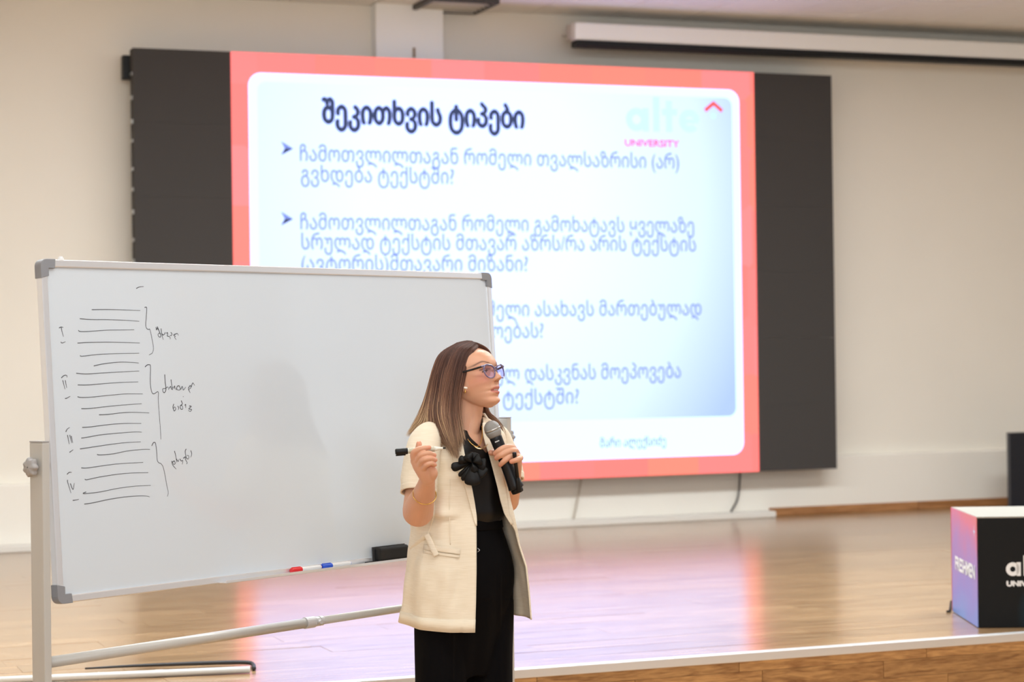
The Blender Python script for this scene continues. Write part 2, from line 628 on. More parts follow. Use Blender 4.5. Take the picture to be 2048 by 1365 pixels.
def logo(c, ux, uz, k):
    """geometric lower-case word 'alte'; k = x-height in metres, c = left end of the baseline"""
    mb = MB()
    w = k * 0.30
    cc = lambda x, z: np.array(c) + np.array(ux) * x * k + np.array(uz) * z * k
    letter_ring(mb, cc(0.5, 0.5), ux, uz, 0.35 * k, w)
    bar(mb, cc(0, 0), ux, uz, 0.78 * k, 1.08 * k, 0, k)
    bar(mb, cc(0, 0), ux, uz, 1.28 * k, 1.58 * k, 0, 1.5 * k)
    bar(mb, cc(0, 0), ux, uz, 1.88 * k, 2.18 * k, 0, 1.35 * k)
    bar(mb, cc(0, 0), ux, uz, 1.70 * k, 2.42 * k, 0.72 * k, k)
    letter_ring(mb, cc(3.0, 0.5), ux, uz, 0.35 * k, w, 0, 318)
    bar(mb, cc(0, 0), ux, uz, 2.62 * k, 3.42 * k, 0.40 * k, 0.58 * k)
    return mb


a = hit(1252, 262, 1, LY - 0.006); q = hit(1400, 262, 1, LY - 0.006)
logo(a, (1, 0, 0), (0, 0, 1), (q[0] - a[0]) / 3.5).build('logo_word', m_lg, led, off=LO)
c = hit(1427, 204, 1, LY - 0.006)
mb = MB()
k = 0.062
for s_ in (-1, 1):
    mb.add([c + (0, 0, .008), c + (0, 0, -.028), c + (s_ * k, 0, -.028 - k * .8), c + (s_ * k * 1.25, 0, -.003 - k * .8)], [(0, 1, 2, 3)])
mb.build('logo_chevron', m_rd, led, off=LO)
c = hit(1427, 232, 1, LY - 0.006)
mb = MB(); letter_ring(mb, c, (1, 0, 0), (0, 0, 1), 0.012, 0.024, n=12); mb.build('logo_dot', m_lg, led, off=LO)
for yy in (297, 438):
    c = hit(562, yy, 1, LY - 0.006)
    mb = MB()
    mb.add([c + (0, 0, .05), c + (0.085, 0, 0), c + (.026, 0, 0)], [(0, 1, 2)])
    mb.build('bullet_arrow', m_tx, led, off=LO)
    mb = MB()
    mb.add([c + (.085, 0, 0), c + (0.0, 0, -.045), c + (.026, 0, 0)], [(0, 1, 2)])
    mb.build('bullet_arrow', m_tt, led, off=LO)

# cables hanging below the video wall
for (pa, pb, pc, col, lab) in (((1481, 948), (1476, 995), (1462, 1027), srgb(70, 64, 58), 'thin dark cable hanging below the right side of the video wall'),
                               ((1164, 958), (1156, 995), (1147, 1030), srgb(196, 184, 168), 'thin pale cable hanging below the middle of the video wall')):
    A = hit(*pa, 1, 13.79); B = hit(*pb, 1, 13.79); Cc = hit(*pc, 1, 13.79)
    A[2] = 0.72
    Cc[2] = LEDGE - 0.39
    mb = MB().tube(crom([A, B, Cc], 14), 0.0075, 8)
    tag(mb.build('cable', mat('cable_skin', col, 0.5), smooth=True), lab, 'cable')

# ------------------------------------------------------------------ rolled projection screen under the ceiling
ps = empty('projection_screen_case', (5.69, 13.5, 3.82), 'long white roll-down projection screen case under the ceiling at right', 'projector screen')
PO = (5.69, 13.5, 3.82)
MB().box(5.69, 10.3, 13.5, 13.62, 3.822, 3.948).build('case', mat('case_white', srgb(248, 248, 246), 0.3), ps, off=PO, bevel=0.015)
MB().box(5.70, 10.29, 13.498, 13.61, 3.776, 3.8215).build('screen_roll', m_dark, ps, off=PO, bevel=0.006)
MB().box(5.665, 5.69, 13.505, 13.615, 3.83, 3.94).build('end_cap', mat('cap_grey', srgb(196, 188, 178), 0.4), ps, off=PO, bevel=0.006)
MB().box(5.75, 10.2, 13.622, WY, 3.90, 3.915).build('mounting_rail', mat('rail_cream', srgb(220, 214, 204), 0.5), ps, off=PO)

# ------------------------------------------------------------------ mobile whiteboard
TL = np.array([0.874, 6.102, 1.905])
Bd = np.array([0.8718, 0.4898, 0.0]); Bd /= np.linalg.norm(Bd)
nf = np.array([Bd[1], -Bd[0], 0.0])
tt = 0.062
Dn = np.array([0, 0, -1.0]) * math.cos(tt) + nf * math.sin(tt)
Nn = nf * math.cos(tt) + np.array([0, 0, 1.0]) * math.sin(tt)
BW, BH = 2.023, 1.0


def bp(s, v, n=0.0):
    return TL + Bd * s + Dn * v + Nn * n


def onboard(px, py, n=0.0):
    d = ray(px, py)
    c0 = np.array([0, 0, CAMH])
    t = np.dot(bp(0, 0, n) - c0, Nn) / np.dot(d, Nn)
    return c0 + d * t


def bbox3(mb, o, ax, ay, az, x0, x1, y0, y1, z0, z1):
    o = np.array(o)
    c = [o + ax * x + ay * y + az * z for z in (z0, z1) for (x, y) in ((x0, y0), (x1, y0), (x1, y1), (x0, y1))]
    return mb.add(c, [(0, 3, 2, 1), (4, 5, 6, 7), (0, 1, 5, 4), (1, 2, 6, 5), (2, 3, 7, 6), (3, 0, 4, 7)])


m_board = mat('whiteboard_enamel', srgb(213, 222, 231), 0.22, var=0.012, vscale=1.2, coat=1.0, coatrough=0.07)
m_alu = mat('aluminium', srgb(232, 234, 238), 0.28, 0.6)
m_corner = mat('grey_corner_plastic', srgb(138, 140, 146), 0.5)
m_tubew = mat('light_grey_steel', srgb(194, 192, 187), 0.35, spec=0.5)
m_knob = mat('grey_knob', srgb(170, 168, 168), 0.4)

root_at = np.array([*(bp(BW / 2, 0.5)[:2]), 0.0])
wbd = empty('mobile_whiteboard', root_at, 'large wheeled whiteboard on grey posts with handwritten lines and numerals', 'whiteboard')
mb = MB(); bbox3(mb, TL, Bd, Dn, Nn, 0.012, BW - 0.012, 0.012, BH - 0.012, -0.018, -0.003)
panel = mb.build('writing_panel', m_board, wbd, off=root_at)
fw = 0.022
for nm, a_ in (('frame_rail', (0.045, BW - 0.045, 0, fw)), ('frame_rail', (0.045, BW - 0.045, BH - fw, BH)),
               ('frame_rail', (0, fw, 0.045, BH - 0.045)), ('frame_rail', (BW - fw, BW, 0.045, BH - 0.045))):
    mb = MB(); bbox3(mb, TL, Bd, Dn, Nn, a_[0], a_[1], a_[2], a_[3], -0.022, 0.004)
    mb.build(nm, m_alu, wbd, off=root_at, bevel=0.003)
for cs, cv in ((0, 0), (1, 0), (0, 1), (1, 1)):
    mb = MB()
    s0, v0 = cs * BW, cv * BH
    sg, vg = (1 - 2 * cs), (1 - 2 * cv)
    # rounded L-shaped corner cover
    out = []
    n = 6
    R_ = 0.022
    for k in range(n + 1):
        t = math.radians(180 + 90 * k / n)
        out.append((R_ + R_ * math.cos(t) - 0.002, R_ + R_ * math.sin(t) - 0.002))
    poly = out + [(0.052, -0.002), (0.049, 0.026), (0.026, 0.026), (0.026, 0.048), (-0.002, 0.055)]
    P = [bp(s0 + sg * x, v0 + vg * y, 0.006) for x, y in poly]
    Q = [bp(s0 + sg * x, v0 + vg * y, -0.025) for x, y in poly]
    n_ = len(P)
    mb.add(P + Q, [tuple(range(n_)), tuple(range(n_, 2 * n_))[::-1]] + [(i, (i + 1) % n_, n_ + (i + 1) % n_, n_ + i) for i in range(n_)])
    mb.build('corner_cap', m_corner, wbd, off=root_at, bevel=0.0015)
# narrow pen tray lip under the right half
mb = MB(); bbox3(mb, TL, Bd, Dn, Nn, 0.62, BW - 0.05, BH - 0.004, BH, 0.004, 0.036)
bbox3(mb, TL, Bd, Dn, Nn, 0.62, BW - 0.05, BH - 0.009, BH, 0.034, 0.037)
mb.build('pen_tray', m_alu, wbd, off=root_at, bevel=0.001)

# handwriting, traced as ink strokes lying on the panel
HW = """183,619.3 215,619 248,619.8 280,621|159,637.3 180,639 215,639.3 250,640.5 278,642.6|156,660.5 160,663 175,663 210,660.5 240,660 268,659.5|154.5,686.3 175,685 215,684.3 250,685 279,686|159.5,711 164,712.5 190,709.5 220,707.6 278,706.4|187,732 205,728 235,724.5 260,724.6 277,726|152,746.5 172,748 205,746 240,744 278,742|155,770 175,770 205,767.5 240,765 276,763.7|154.5,793.5 162,795 180,794.5 215,791 250,788 285,788|162,817.5 180,817 220,812.5 260,809 283,807.5|197.5,829.7 215,829 245,825.5 270,824.7 298,826|164,855 180,854 220,849 250,847 282,847|162,876.4 175,874.5 200,870 240,866 270,864 283,864.5|159.5,898 180,895 220,889 250,885.5 281,883.7|193.5,909 200,910 225,908 255,902 285,899 299.5,899|162,936 175,936 210,931 240,927.5 286,925|169,958.5 174,959.5 200,954 240,948 270,946 296,945.6|172,984 166,986.5 170,987.5 200,984 235,977 270,972.5 301,971|168,1008.5 185,1006 215,999.5 250,994 280,992 293,992.5 299,994
288.5,615 291,614.3 293,616.5 292,635 291,650 293,657 297,659 299.5,659.5 304,680 306.5,697 304,706 301,708 297.5,710|289.5,734 294,730 298,729.5 300.5,733 300,760 301,775 304,786 308,787.5 312,785 315,783.5 316.5,787 316,800 319,840 321,870 321.3,879|303,892 306,886 309,885 311,889 313,905 314,920 317,925.5 322,928 327,938 333,970 336,985 334,993.5
117.5,656 122,654 126,655|122,655 124,665 126.5,673.5|121,684 124,686 130.5,683.5
122,756 127,751.5 131.5,750.5 133.5,752 133.5,755|125,760.5 129.5,778.5|130,760.5 133,776|129.5,797 133,796.5 140,792.5
131,864 134,858.5 139,855|134.5,870 138,888.5|139,870 143,886|142,872 145,886|138.5,905 146,899.5
133.5,949 138,945 143,945|135,960 134.5,963 138,975 141.5,986.5|140,967 145.5,979 148,966.5|145,1001 150,1000.5 157.5,999
311.5,654 312.5,660 314,656 316,660|314,653 317,660 321,671 320,674 317,673 315.5,669 318,666.5 321,667|321.5,657 323,668 326,679.5|323,667 326,670 330,666 329,664.5|332.5,667 334,665 335,668 334,672 338,673 340,676 339.5,678.5|341,664.5 343.5,668 342,671 339,671|349,668 347,670.5 350,672.5 349,675 352,679.5|349,669 354,667 356.5,671
272,577 278,574 287,573
329,749 330,765 331.5,778 329,785 326,784 325,778 330,777 335,774 337,780|341.5,759 343,770 345,780|338,777 341,773 343,779 346,773|347,777 349,772 350,779|352,780 354,773 358,772 360,779 355,780 353,777|361,779 364,773 366,780 369,777 371,774|376,777 380,771 381,776 376,779|376,778 378,782 380,786|382,774 385,766 389,771
347,808 345.5,815 348,822 351,818 349,814 346,817|355,812 357,816 356,820|362,801 364,808 360,812 361,818 365,818 364,812 361,811|369,811 371,809 371,816|378,812 382,813 377,818 383,819 380,823 376,821|365.6,793 366.6,793.6
343,922 345,930 352,938.5|344,925 348,922 350,927 347,929 345,926|348.5,902 351,912 353,925|352,918 356,923 357,919|359,918 362,922 365,921 364,929|366,917 370,914 371,920 374,926 372,928|372,898 370,903 372,915 376,918 377,912 373,911|381,901 383,908 381,915"""
names = ['ruled_strokes', 'curly_braces'] + ['roman_numeral'] * 4 + ['handwritten_word', 'faint_stroke'] + ['handwritten_word'] * 3
m_ink = mat('marker_ink', srgb(66, 68, 76), 0.5)
m_ink2 = mat('marker_ink_thin', srgb(84, 88, 94), 0.5)
for gi, grp in enumerate(HW.split('\n')):
    mb = MB()
    for st in grp.split('|'):
        pts = [tuple(map(float, q.split(','))) for q in st.split()]
        if len(pts) < 3:
            pts = [pts[0], ((pts[0][0] + pts[1][0]) / 2, (pts[0][1] + pts[1][1]) / 2), pts[1]]
        W3 = np.array([onboard(x + .5, y + .5, -0.0026) for x, y in crom(pts, max(8, len(pts) * 5))])
        w = np.linspace(1.25, 0.7, len(W3)) * (0.00105 if gi < 2 else 0.00115)
        T = np.gradient(W3, axis=0)
        T /= np.linalg.norm(T, axis=1)[:, None] + 1e-9
        sd = np.cross(T, Nn)
        mb.grid(np.stack([W3 - sd * w[:, None], W3 + sd * w[:, None]], axis=1))
    me = bpy.data.meshes.new(names[gi])
    me.from_pydata((np.array(mb.v) - root_at).tolist(), [], mb.f)
    me.materials.append(m_ink2 if gi == 0 else m_ink)
    o = bpy.data.objects.new(names[gi], me); COL.objects.link(o); o.parent = wbd
    if gi < 2: o['kind'] = 'stuff'


# posts, cross tube, feet
def post(px_c, py_top, half_w, side):
    base = bp(-0.034 if side < 0 else BW + 0.026, 0.5)[:2]
    return base


p_l = post(0, 0, 0, -1); p_r = post(0, 0, 0, 1)
zup = np.array([0, 0, 1.0])


def ztop(p, py):
    # height over the floor at ground point p that the photograph shows at image row py
    lo, hi = 0.0, 3.0
    for _ in range(40):
        m_ = (lo + hi) / 2
        q = (np.array([p[0], p[1], m_]) - [0, 0, CAMH]) @ RM
        y_ = 682.5 - FPX * q[1] / -q[2]
        if y_ > py: lo = m_
        else: hi = m_
    return m_


zl, zr = ztop(p_l, 886), ztop(p_r, 837)
zt_ = (zl + zr) / 2
print('posts', p_l, p_r, zl, zr, 'px', [((np.array([*p, 1.2]) - [0, 0, CAMH]) @ RM)[0] / -((np.array([*p, 1.2]) - [0, 0, CAMH]) @ RM)[2] * FPX + 1024 for p in (p_l, p_r)])
for p, sgn in ((p_l, -1), (p_r, 1)):
    o_ = np.array([p[0], p[1], 0.0])
    mb = MB(); bbox3(mb, o_, Bd, nf, zup, -0.0125, 0.0125, -0.030, 0.030, 0.07, zt_)
    mb.build('post', m_tubew, wbd, off=root_at, bevel=0.003)
    mb = MB(); bbox3(mb, o_, Bd, nf, zup, -0.0125, 0.0125, -0.030, 0.030, zt_, zt_ + 0.005)
    mb.build('post_cap', m_knob, wbd, off=root_at, bevel=0.001)
    # star knob on the pivot bolt
    kz = ztop(p_l, 934)
    mb = MB()
    kc = o_ + zup * kz + Bd * sgn * 0.03
    R = []
    for (dd_, rr) in ((-0.012, 0.010), (-0.010, 0.010), (-0.009, 0.021), (-0.004, 0.026), (0.006, 0.026), (0.012, 0.021), (0.013, 0.002)):
        ring = []
        for k in range(42):
            t = 2 * PI * k / 42
            q = rr * (1 + (0.13 * math.cos(7 * t) if rr > 0.015 else 0))
            ring.append(kc + Bd * sgn * dd_ + nf * q * math.cos(t) + zup * q * math.sin(t))
        R.append(ring)
    mb.grid(R, wrap=True)
    mb.build('star_knob', m_knob, wbd, off=root_at, smooth=True)
    mb = MB().tube([o_ + zup * kz + Bd * sgn * -0.03, o_ + zup * kz + Bd * sgn * 0.024], 0.006, 10)
    mb.build('pivot_bolt', m_alu, wbd, off=root_at)
    # foot with two castors
    mb = MB(); bbox3(mb, o_, Bd, nf, zup, -0.0125, 0.0125, -0.26, 0.26, 0.07, 0.10)
    mb.build('foot', m_tubew, wbd, off=root_at, bevel=0.003)
    for e_ in (-0.24, 0.24):
        c_ = o_ + nf * e_ + zup * 0.03
        mb = MB().tube([c_ - Bd * 0.011, c_ + Bd * 0.011], 0.029, 20)
        bbox3(mb, c_, Bd, nf, zup, -0.016, -0.0125, -0.012, 0.012, -0.005, 0.042)
        bbox3(mb, c_, Bd, nf, zup, 0.0125, 0.016, -0.012, 0.012, -0.005, 0.042)
        mb.build('castor', m_dark, wbd, off=root_at, smooth=False)
zc = ztop(p_l, 1328)
A = np.array([*p_l, zc]) + Bd * 0.012; Z = np.array([*p_r, zc]) - Bd * 0.012


def tube_at_px(px):
    lo, hi = 0, 1
    for _ in range(40):
        m_ = (lo + hi) / 2
        q = (A + (Z - A) * m_ - [0, 0, CAMH]) @ RM
        x_ = 1024 + FPX * q[0] / -q[2]
        if x_ < px: lo = m_
        else: hi = m_
    return A + (Z - A) * m_


J = tube_at_px(622)
MB().tube([A, J], 0.0165, 20).build('cross_tube', m_tubew, wbd, off=root_at, smooth=True)
MB().tube([J, Z], 0.0135, 20).build('cross_tube', m_tubew, wbd, off=root_at, smooth=True)
mb = MB().tube([J - Bd * 0.03, J + Bd * 0.012], 0.019, 20)
mb.tube([J + Bd * 0.016, J + Bd * 0.032], 0.0165, 16).tube([J + Bd * 0.036, J + Bd * 0.05], 0.0165, 16)
mb.tube([J + Bd * 0.024 + nf * 0.008, J + Bd * 0.024 + nf * 0.026], 0.007, 10)
mb.build('tube_clamp', mat('clamp_grey', srgb(196, 196, 198), 0.4), wbd, off=root_at)

# small white magnet cap on the top edge
c = onboard(122, 522, -0.008)
c = bp(np.dot(c - TL, Bd), 0, -0.009)
mb = MB().tube([c + zup * 0.001, c + zup * 0.007, c + zup * 0.0075, c + zup * 0.012], [0.009, 0.009, 0.006, 0.005], 16)
tag(mb.build('magnet', m_white, smooth=False), 'small white button resting on the whiteboard top edge near its left corner', 'magnet')
c = bp(np.dot(onboard(110, 522, -0.008) - TL, Bd), -0.0, -0.009)

# ------------------------------------------------------------------ markers and eraser on the tray


def tray_marker(px0, px1, cap_col, cap_at, label):
    s0 = np.dot(onboard(px0, 1145 - (px0 - 600) * 0.133, 0.015) - TL, Bd)
    s1 = np.dot(onboard(px1, 1145 - (px1 - 600) * 0.133, 0.015) - TL, Bd)
    r = 0.0085
    o_ = bp(s0, BH - 0.0045 - r, 0.0135)
    root = empty('whiteboard_marker', o_, label, 'marker', 'markers on the whiteboard tray')
    Ls = s1 - s0
    cp = Ls * 0.34
    mcap = mat('cap_' + cap_at, cap_col, 0.35)
    MB().tube([o_ + Bd * x for x in (0.0, 0.003, cp - .001, cp)], [r * .8, r, r, r * .97], 18).build('cap', mcap, root, off=o_)
    mb = MB(); bbox3(mb, o_, Bd, Dn, Nn, 0.004, cp - 0.004, -r - 0.0015, -r + 0.002, -0.002, 0.002)
    mb.build('cap_clip', mcap, root, off=o_)
    MB().tube([o_ + Bd * x for x in (cp, Ls - .012, Ls - .010, Ls)], [r * .9, r * .9, r * .75, r * .7], 18).build('barrel', m_white, root, off=o_)
    MB().tube([o_ + Bd * x for x in (Ls, Ls + .002)], [r * .72, r * .6], 14).build('end_plug', mcap, root, off=o_)
    return root


tray_marker(583, 642, srgb(222, 34, 40), 'red', 'white marker with a red cap lying on the whiteboard tray')
tray_marker(644, 701, srgb(28, 84, 206), 'blue', 'white marker with a blue cap lying on the whiteboard tray')
s0 = np.dot(onboard(757, 1118, 0.03) - TL, Bd); s1 = np.dot(onboard(819, 1110, 0.03) - TL, Bd)
o_ = bp(s0, BH - 0.0045, 0.022)
er = empty('board_eraser', o_, 'black board eraser standing on the whiteboard tray beside the woman', 'eraser')
m_er = mat('eraser_black', srgb(12, 13, 14), 0.7, bump=0.4, bscale=400)
mb = MB(); bbox3(mb, o_, Bd, Dn, Nn, 0.0, s1 - s0, -0.050, -0.0005, -0.013, 0.012)
mb.build('grip', m_er, er, off=o_, bevel=0.011, seg=4, smooth=False)
mb = MB(); bbox3(mb, o_, Bd, Dn, Nn, -0.004, s1 - s0 + 0.002, -0.052, 0, -0.0165, -0.013)
mb.build('felt_pad', mat('felt', srgb(60, 60, 62), 0.95), er, off=o_)
o_ = bp(s0 - 0.05, BH - 0.0045, 0.020)
mb = MB(); bbox3(mb, o_, Bd, Dn, Nn, 0, 0.045, -0.006, 0, -0.008, 0.010)
tag(mb.build('pen_stub', m_er, bevel=0.002), 'small flat black pen stub lying on the tray left of the eraser', 'pen')

# ------------------------------------------------------------------ white pole with a black cable on the stage
zpole = ST + 0.0145
A = hit(-260, 1372, 2, zpole); Bq = hit(500, 1340, 2, zpole)
u = (Bq - A) / np.linalg.norm(Bq - A)
root = empty('white_pole', A, 'long thin white pole lying on the stage behind the left post', 'pole')
MB().tube([A, Bq], 0.0135, 16).build('tube', mat('pole_white', srgb(226, 226, 222), 0.35), root, off=A, smooth=True)
k = hit(318, 1347, 2, zpole)
MB().tube([k - u * 0.016, k + u * 0.016], 0.0143, 16).build('joint_ring', mat('ring_beige', srgb(176, 160, 140), 0.5), root, off=A, smooth=True)
k2 = hit(197, 1352, 2, zpole)
MB().tube([k2 - u * 0.003, k2 + u * 0.003], 0.0141, 16).build('joint_ring', m_knob, root, off=A, smooth=True)
zc = ST + 0.0095
pts = [hit(170, 1338, 2, zc + .001), hit(260, 1333, 2, zc + .004), hit(360, 1329, 2, zc + .008), hit(450, 1326, 2, zc + .008), hit(494, 1326, 2, zc + .004), hit(506, 1330, 2, zc), hit(508, 1338, 2, zc)]
mb = MB().tube(crom(pts, 40), np.r_[np.linspace(0.004, 0.0085, 16), np.full(24, 0.0085)], 10)
tag(mb.build('black_strap', mat('strap_black', srgb(44, 44, 48), 0.5), smooth=True), 'black cord lying along the white pole and curling round its end', 'cord')

# ------------------------------------------------------------------ printed display box on the stage
FB = hit(1957, 1257, 2, ST); BB = hit(1906, 1224, 2, ST)
FR = hit(2046, 1253, 2, ST)
uy = (BB - FB) / np.linalg.norm(BB - FB)
ux = np.array([uy[1], -uy[0], 0])
dep = np.linalg.norm(BB - FB)
print('box', FB, BB, FR, ux, dep)
H_ = ztop(FB, 1035) - ST
FB = FB + zup * 0.001
root = empty('display_box', FB + ux * .25 + uy * .25, 'black printed display box with a colourful side at the right end of the stage', 'box')
RO = FB + ux * .25 + uy * .25
D_ = dep
W_ = 0.56
m_bk = mat('print_black', srgb(9, 11, 12), 0.5, spec=0.25)
nt = m_bk.node_tree
tc = nt.nodes.new('ShaderNodeTexCoord'); mp = nt.nodes.new('ShaderNodeMapping')
mp.inputs['Location'].default_value = (-0.02, 0, -0.06)
nt.links.new(tc.outputs['Object'], mp.inputs['Vector'])
gq = nt.nodes.new('ShaderNodeVectorMath'); gq.operation = 'LENGTH'
nt.links.new(mp.outputs[0], gq.inputs[0])
cr = nt.nodes.new('ShaderNodeValToRGB')
cr.color_ramp.elements[0].position = 0.0; cr.color_ramp.elements[0].color = (*srgb(28, 74, 92), 1)
cr.color_ramp.elements[1].position = 0.20; cr.color_ramp.elements[1].color = (*srgb(9, 11, 12), 1)
nt.links.new(gq.outputs['Value'], cr.inputs[0])
nt.links.new(cr.outputs[0], nt.nodes['Principled BSDF'].inputs['Base Color'])
mb = MB(); bbox3(mb, FB, ux, uy, zup, 0.004, W_, 0.004, D_, 0, H_ - 0.006); mb.build('core', m_dark, root, off=RO)
mb = MB(); bbox3(mb, FB, ux, uy, zup, 0.0, W_, 0, 0.004, 0.002, H_ - 0.002)
fp = mb.build('front_panel', m_bk, root, off=FB + ux * .35); fp.location = (FB + ux * .35 - RO)
mb = MB(); bbox3(mb, FB, ux, uy, zup, -0.001, W_ + 0.001, -0.001, D_ + 0.001, H_ - 0.006, H_)
mb.build('top_panel', mat('box_top', srgb(156, 153, 144), 0.7), root, off=RO)
m_sd = bpy.data.materials.new('print_gradient'); m_sd.use_nodes = True
nt = m_sd.node_tree
nt.nodes['Principled BSDF'].inputs['Roughness'].default_value = 0.4
tc = nt.nodes.new('ShaderNodeTexCoord'); sp = nt.nodes.new('ShaderNodeSeparateXYZ')
nt.links.new(tc.outputs['Object'], sp.inputs[0])
ns = nt.nodes.new('ShaderNodeTexNoise'); ns.inputs['Scale'].default_value = 3.5
nt.links.new(tc.outputs['Object'], ns.inputs['Vector'])
ad = nt.nodes.new('ShaderNodeMath'); ad.operation = 'MULTIPLY_ADD'; ad.inputs[1].default_value = 0.35
nt.links.new(ns.outputs['Fac'], ad.inputs[0]); nt.links.new(sp.outputs['Z'], ad.inputs[2])
ad2 = nt.nodes.new('ShaderNodeMath'); ad2.operation = 'MULTIPLY_ADD'; ad2.inputs[1].default_value = -0.35
nt.links.new(sp.outputs['X'], ad2.inputs[0]); nt.links.new(ad.outputs[0], ad2.inputs[2])
cr = nt.nodes.new('ShaderNodeValToRGB')
els = ((0.12, (110, 150, 206)), (0.30, (132, 128, 196)), (0.46, (160, 124, 182)), (0.60, (206, 112, 138)), (0.74, (206, 118, 108)), (0.9, (190, 140, 160)))
cr.color_ramp.elements[0].position = els[0][0]; cr.color_ramp.elements[0].color = (*srgb(*els[0][1]), 1)
cr.color_ramp.elements[1].position = els[-1][0]; cr.color_ramp.elements[1].color = (*srgb(*els[-1][1]), 1)
for p_, c_ in els[1:-1]:
    e = cr.color_ramp.elements.new(p_); e.color = (*srgb(*c_), 1)
nt.links.new(ad2.outputs[0], cr.inputs[0])
nt.links.new(cr.outputs[0], nt.nodes['Principled BSDF'].inputs['Base Color'])
mb = MB(); bbox3(mb, FB, ux, uy, zup, -0.003, 0.0035, 0, D_, 0.002, H_ - 0.002)
sp_ = mb.build('side_panel', m_sd, root, off=FB + uy * D_ / 2); sp_.location = (FB + uy * D_ / 2 - RO)
mb = MB(); bbox3(mb, FB, ux, uy, zup, -0.004, 0.001, D_ - 0.004, D_ + 0.002, 0.002, H_ - 0.002)
mb.build('edge_strip', mat('edge_red', srgb(206, 60, 66), 0.5), root, off=RO)
m_pw = mat('print_white', srgb(238, 240, 242), 0.5)


def on_plane(px, py, p0, n):
    d = ray(px, py); c0 = np.array([0, 0, CAMH])
    return c0 + d * (np.dot(np.array(p0) - c0, n) / np.dot(d, n))


pf = FB - uy * 0.0012
a = on_plane(2012, 1153, pf, uy)
q = on_plane(2041, 1153, pf, uy)
lk = np.linalg.norm(q - a) * 0.95
logo(a, ux, zup, lk).build('logo_word', m_pw, root, off=RO)
a = on_plane(2014, 1173, pf, uy)
flat_text('box_lettering', 'UNIVERSITY', a, ux, zup, lk * 3.3, lk * 0.52, m_pw, root, RO, bold=0.0, fat=0.0025)
ps_ = FB - ux * 0.0042
a = on_plane(1911, 1138, ps_, ux)
q = on_plane(1952, 1152, ps_, ux)
flat_text('box_lettering', 'FRESHMEN', a, -uy, zup, D_ * 0.76, 0.085, m_pw, root, RO, bold=0.01, fat=0.003)
for (cx_, cy_, r_) in ((1948, 1064, 0.035),):
    c = on_plane(cx_, cy_, ps_, ux)
    mb = MB()
    st = [c + (-uy * math.cos(t) * (r_ if i % 2 == 0 else r_ * .28) * .7 + zup * math.sin(t) * (r_ if i % 2 == 0 else r_ * .28)) for i, t in enumerate(np.arange(8) * PI / 4)]
    mb.add(st, [tuple(range(8))])
    mb.build('printed_star', mat('star_pale', srgb(190, 200, 226), 0.5), root, off=RO)
# cable end behind the box
pts = [hit(1893, 1224, 2, ST + .005), hit(1899, 1223, 2, ST + .006), hit(1905, 1218, 2, ST + .012) + np.array([0, .02, 0]), hit(1912, 1210, 2, ST + .012) + np.array([.05, .12, 0])]
tag(MB().tube(crom(pts, 14), 0.005, 8).build('cable_end', m_dark, smooth=True), 'short black cable end poking out beside the display box', 'cable')

# thin upright black panel near the wall, cut by the right frame edge
yb_ = 13.25
A = hit(2018, 866, 1, yb_)
RO = np.array([A[0] + .3, yb_ + .02, ST])
root = empty('display_board', RO, 'upright black board near the wall behind the colourful display box', 'board')
MB().box(A[0] + 0.006, A[0] + 0.70, yb_, yb_ + 0.03, ST + 0.03, A[2] - 0.006).build('board', mat('panel_black', srgb(30, 31, 37), 0.45, spec=0.3), root, off=RO)
fr = MB()
fr.box(A[0], A[0] + 0.006, yb_ - 0.002, yb_ + 0.032, ST + 0.03, A[2]).box(A[0] + 0.70, A[0] + 0.706, yb_ - 0.002, yb_ + 0.032, ST + 0.03, A[2]).box(A[0] + 0.006, A[0] + 0.70, yb_ - 0.002, yb_ + 0.032, A[2] - 0.006, A[2])
fr.build('edge_trim', mat('panel_trim', srgb(60, 60, 64), 0.35), root, off=RO)
for xx in (.10, .60):
    MB().box(A[0] + xx - .02, A[0] + xx + .02, yb_ - 0.10, yb_ + 0.13, ST, ST + 0.03).build('foot', m_dark, root, off=RO, bevel=0.004)

# ------------------------------------------------------------------ the woman
# Modelled in a figure frame: x right, y down, d away from the viewer, unit = 1/612.7 m at 6.75 m.
ZW = 6.75
SC = FPX / ZW


def W(P):
    P = np.asarray(P, dtype=float)
    sh = P.shape
    P = P.reshape(-1, 3)
    d = np.stack([(P[:, 0] - 1024) / FPX, -(P[:, 1] - 682.5) / FPX, -np.ones(len(P))], axis=1) @ RM.T
    Q = d * (ZW + P[:, 2] / SC)[:, None]
    Q[:, 2] += CAMH
    return Q.reshape(sh)


def lev(y, d):
    return 716 + (y - 716) / (1 + d / FPX)


PR = W([925, 900, 0]); PR[2] = 0.0
per = empty('person', PR, 'woman in a cream short-sleeved jacket and black trousers speaking into a microphone', 'person')


def pb(mb, name, m, parent, **kw):
    mb2 = MB()
    mb2.v = W(np.array(mb.v)).tolist()
    mb2.f = mb.f
    return mb2.build(name, m, parent, off=PR, **kw)


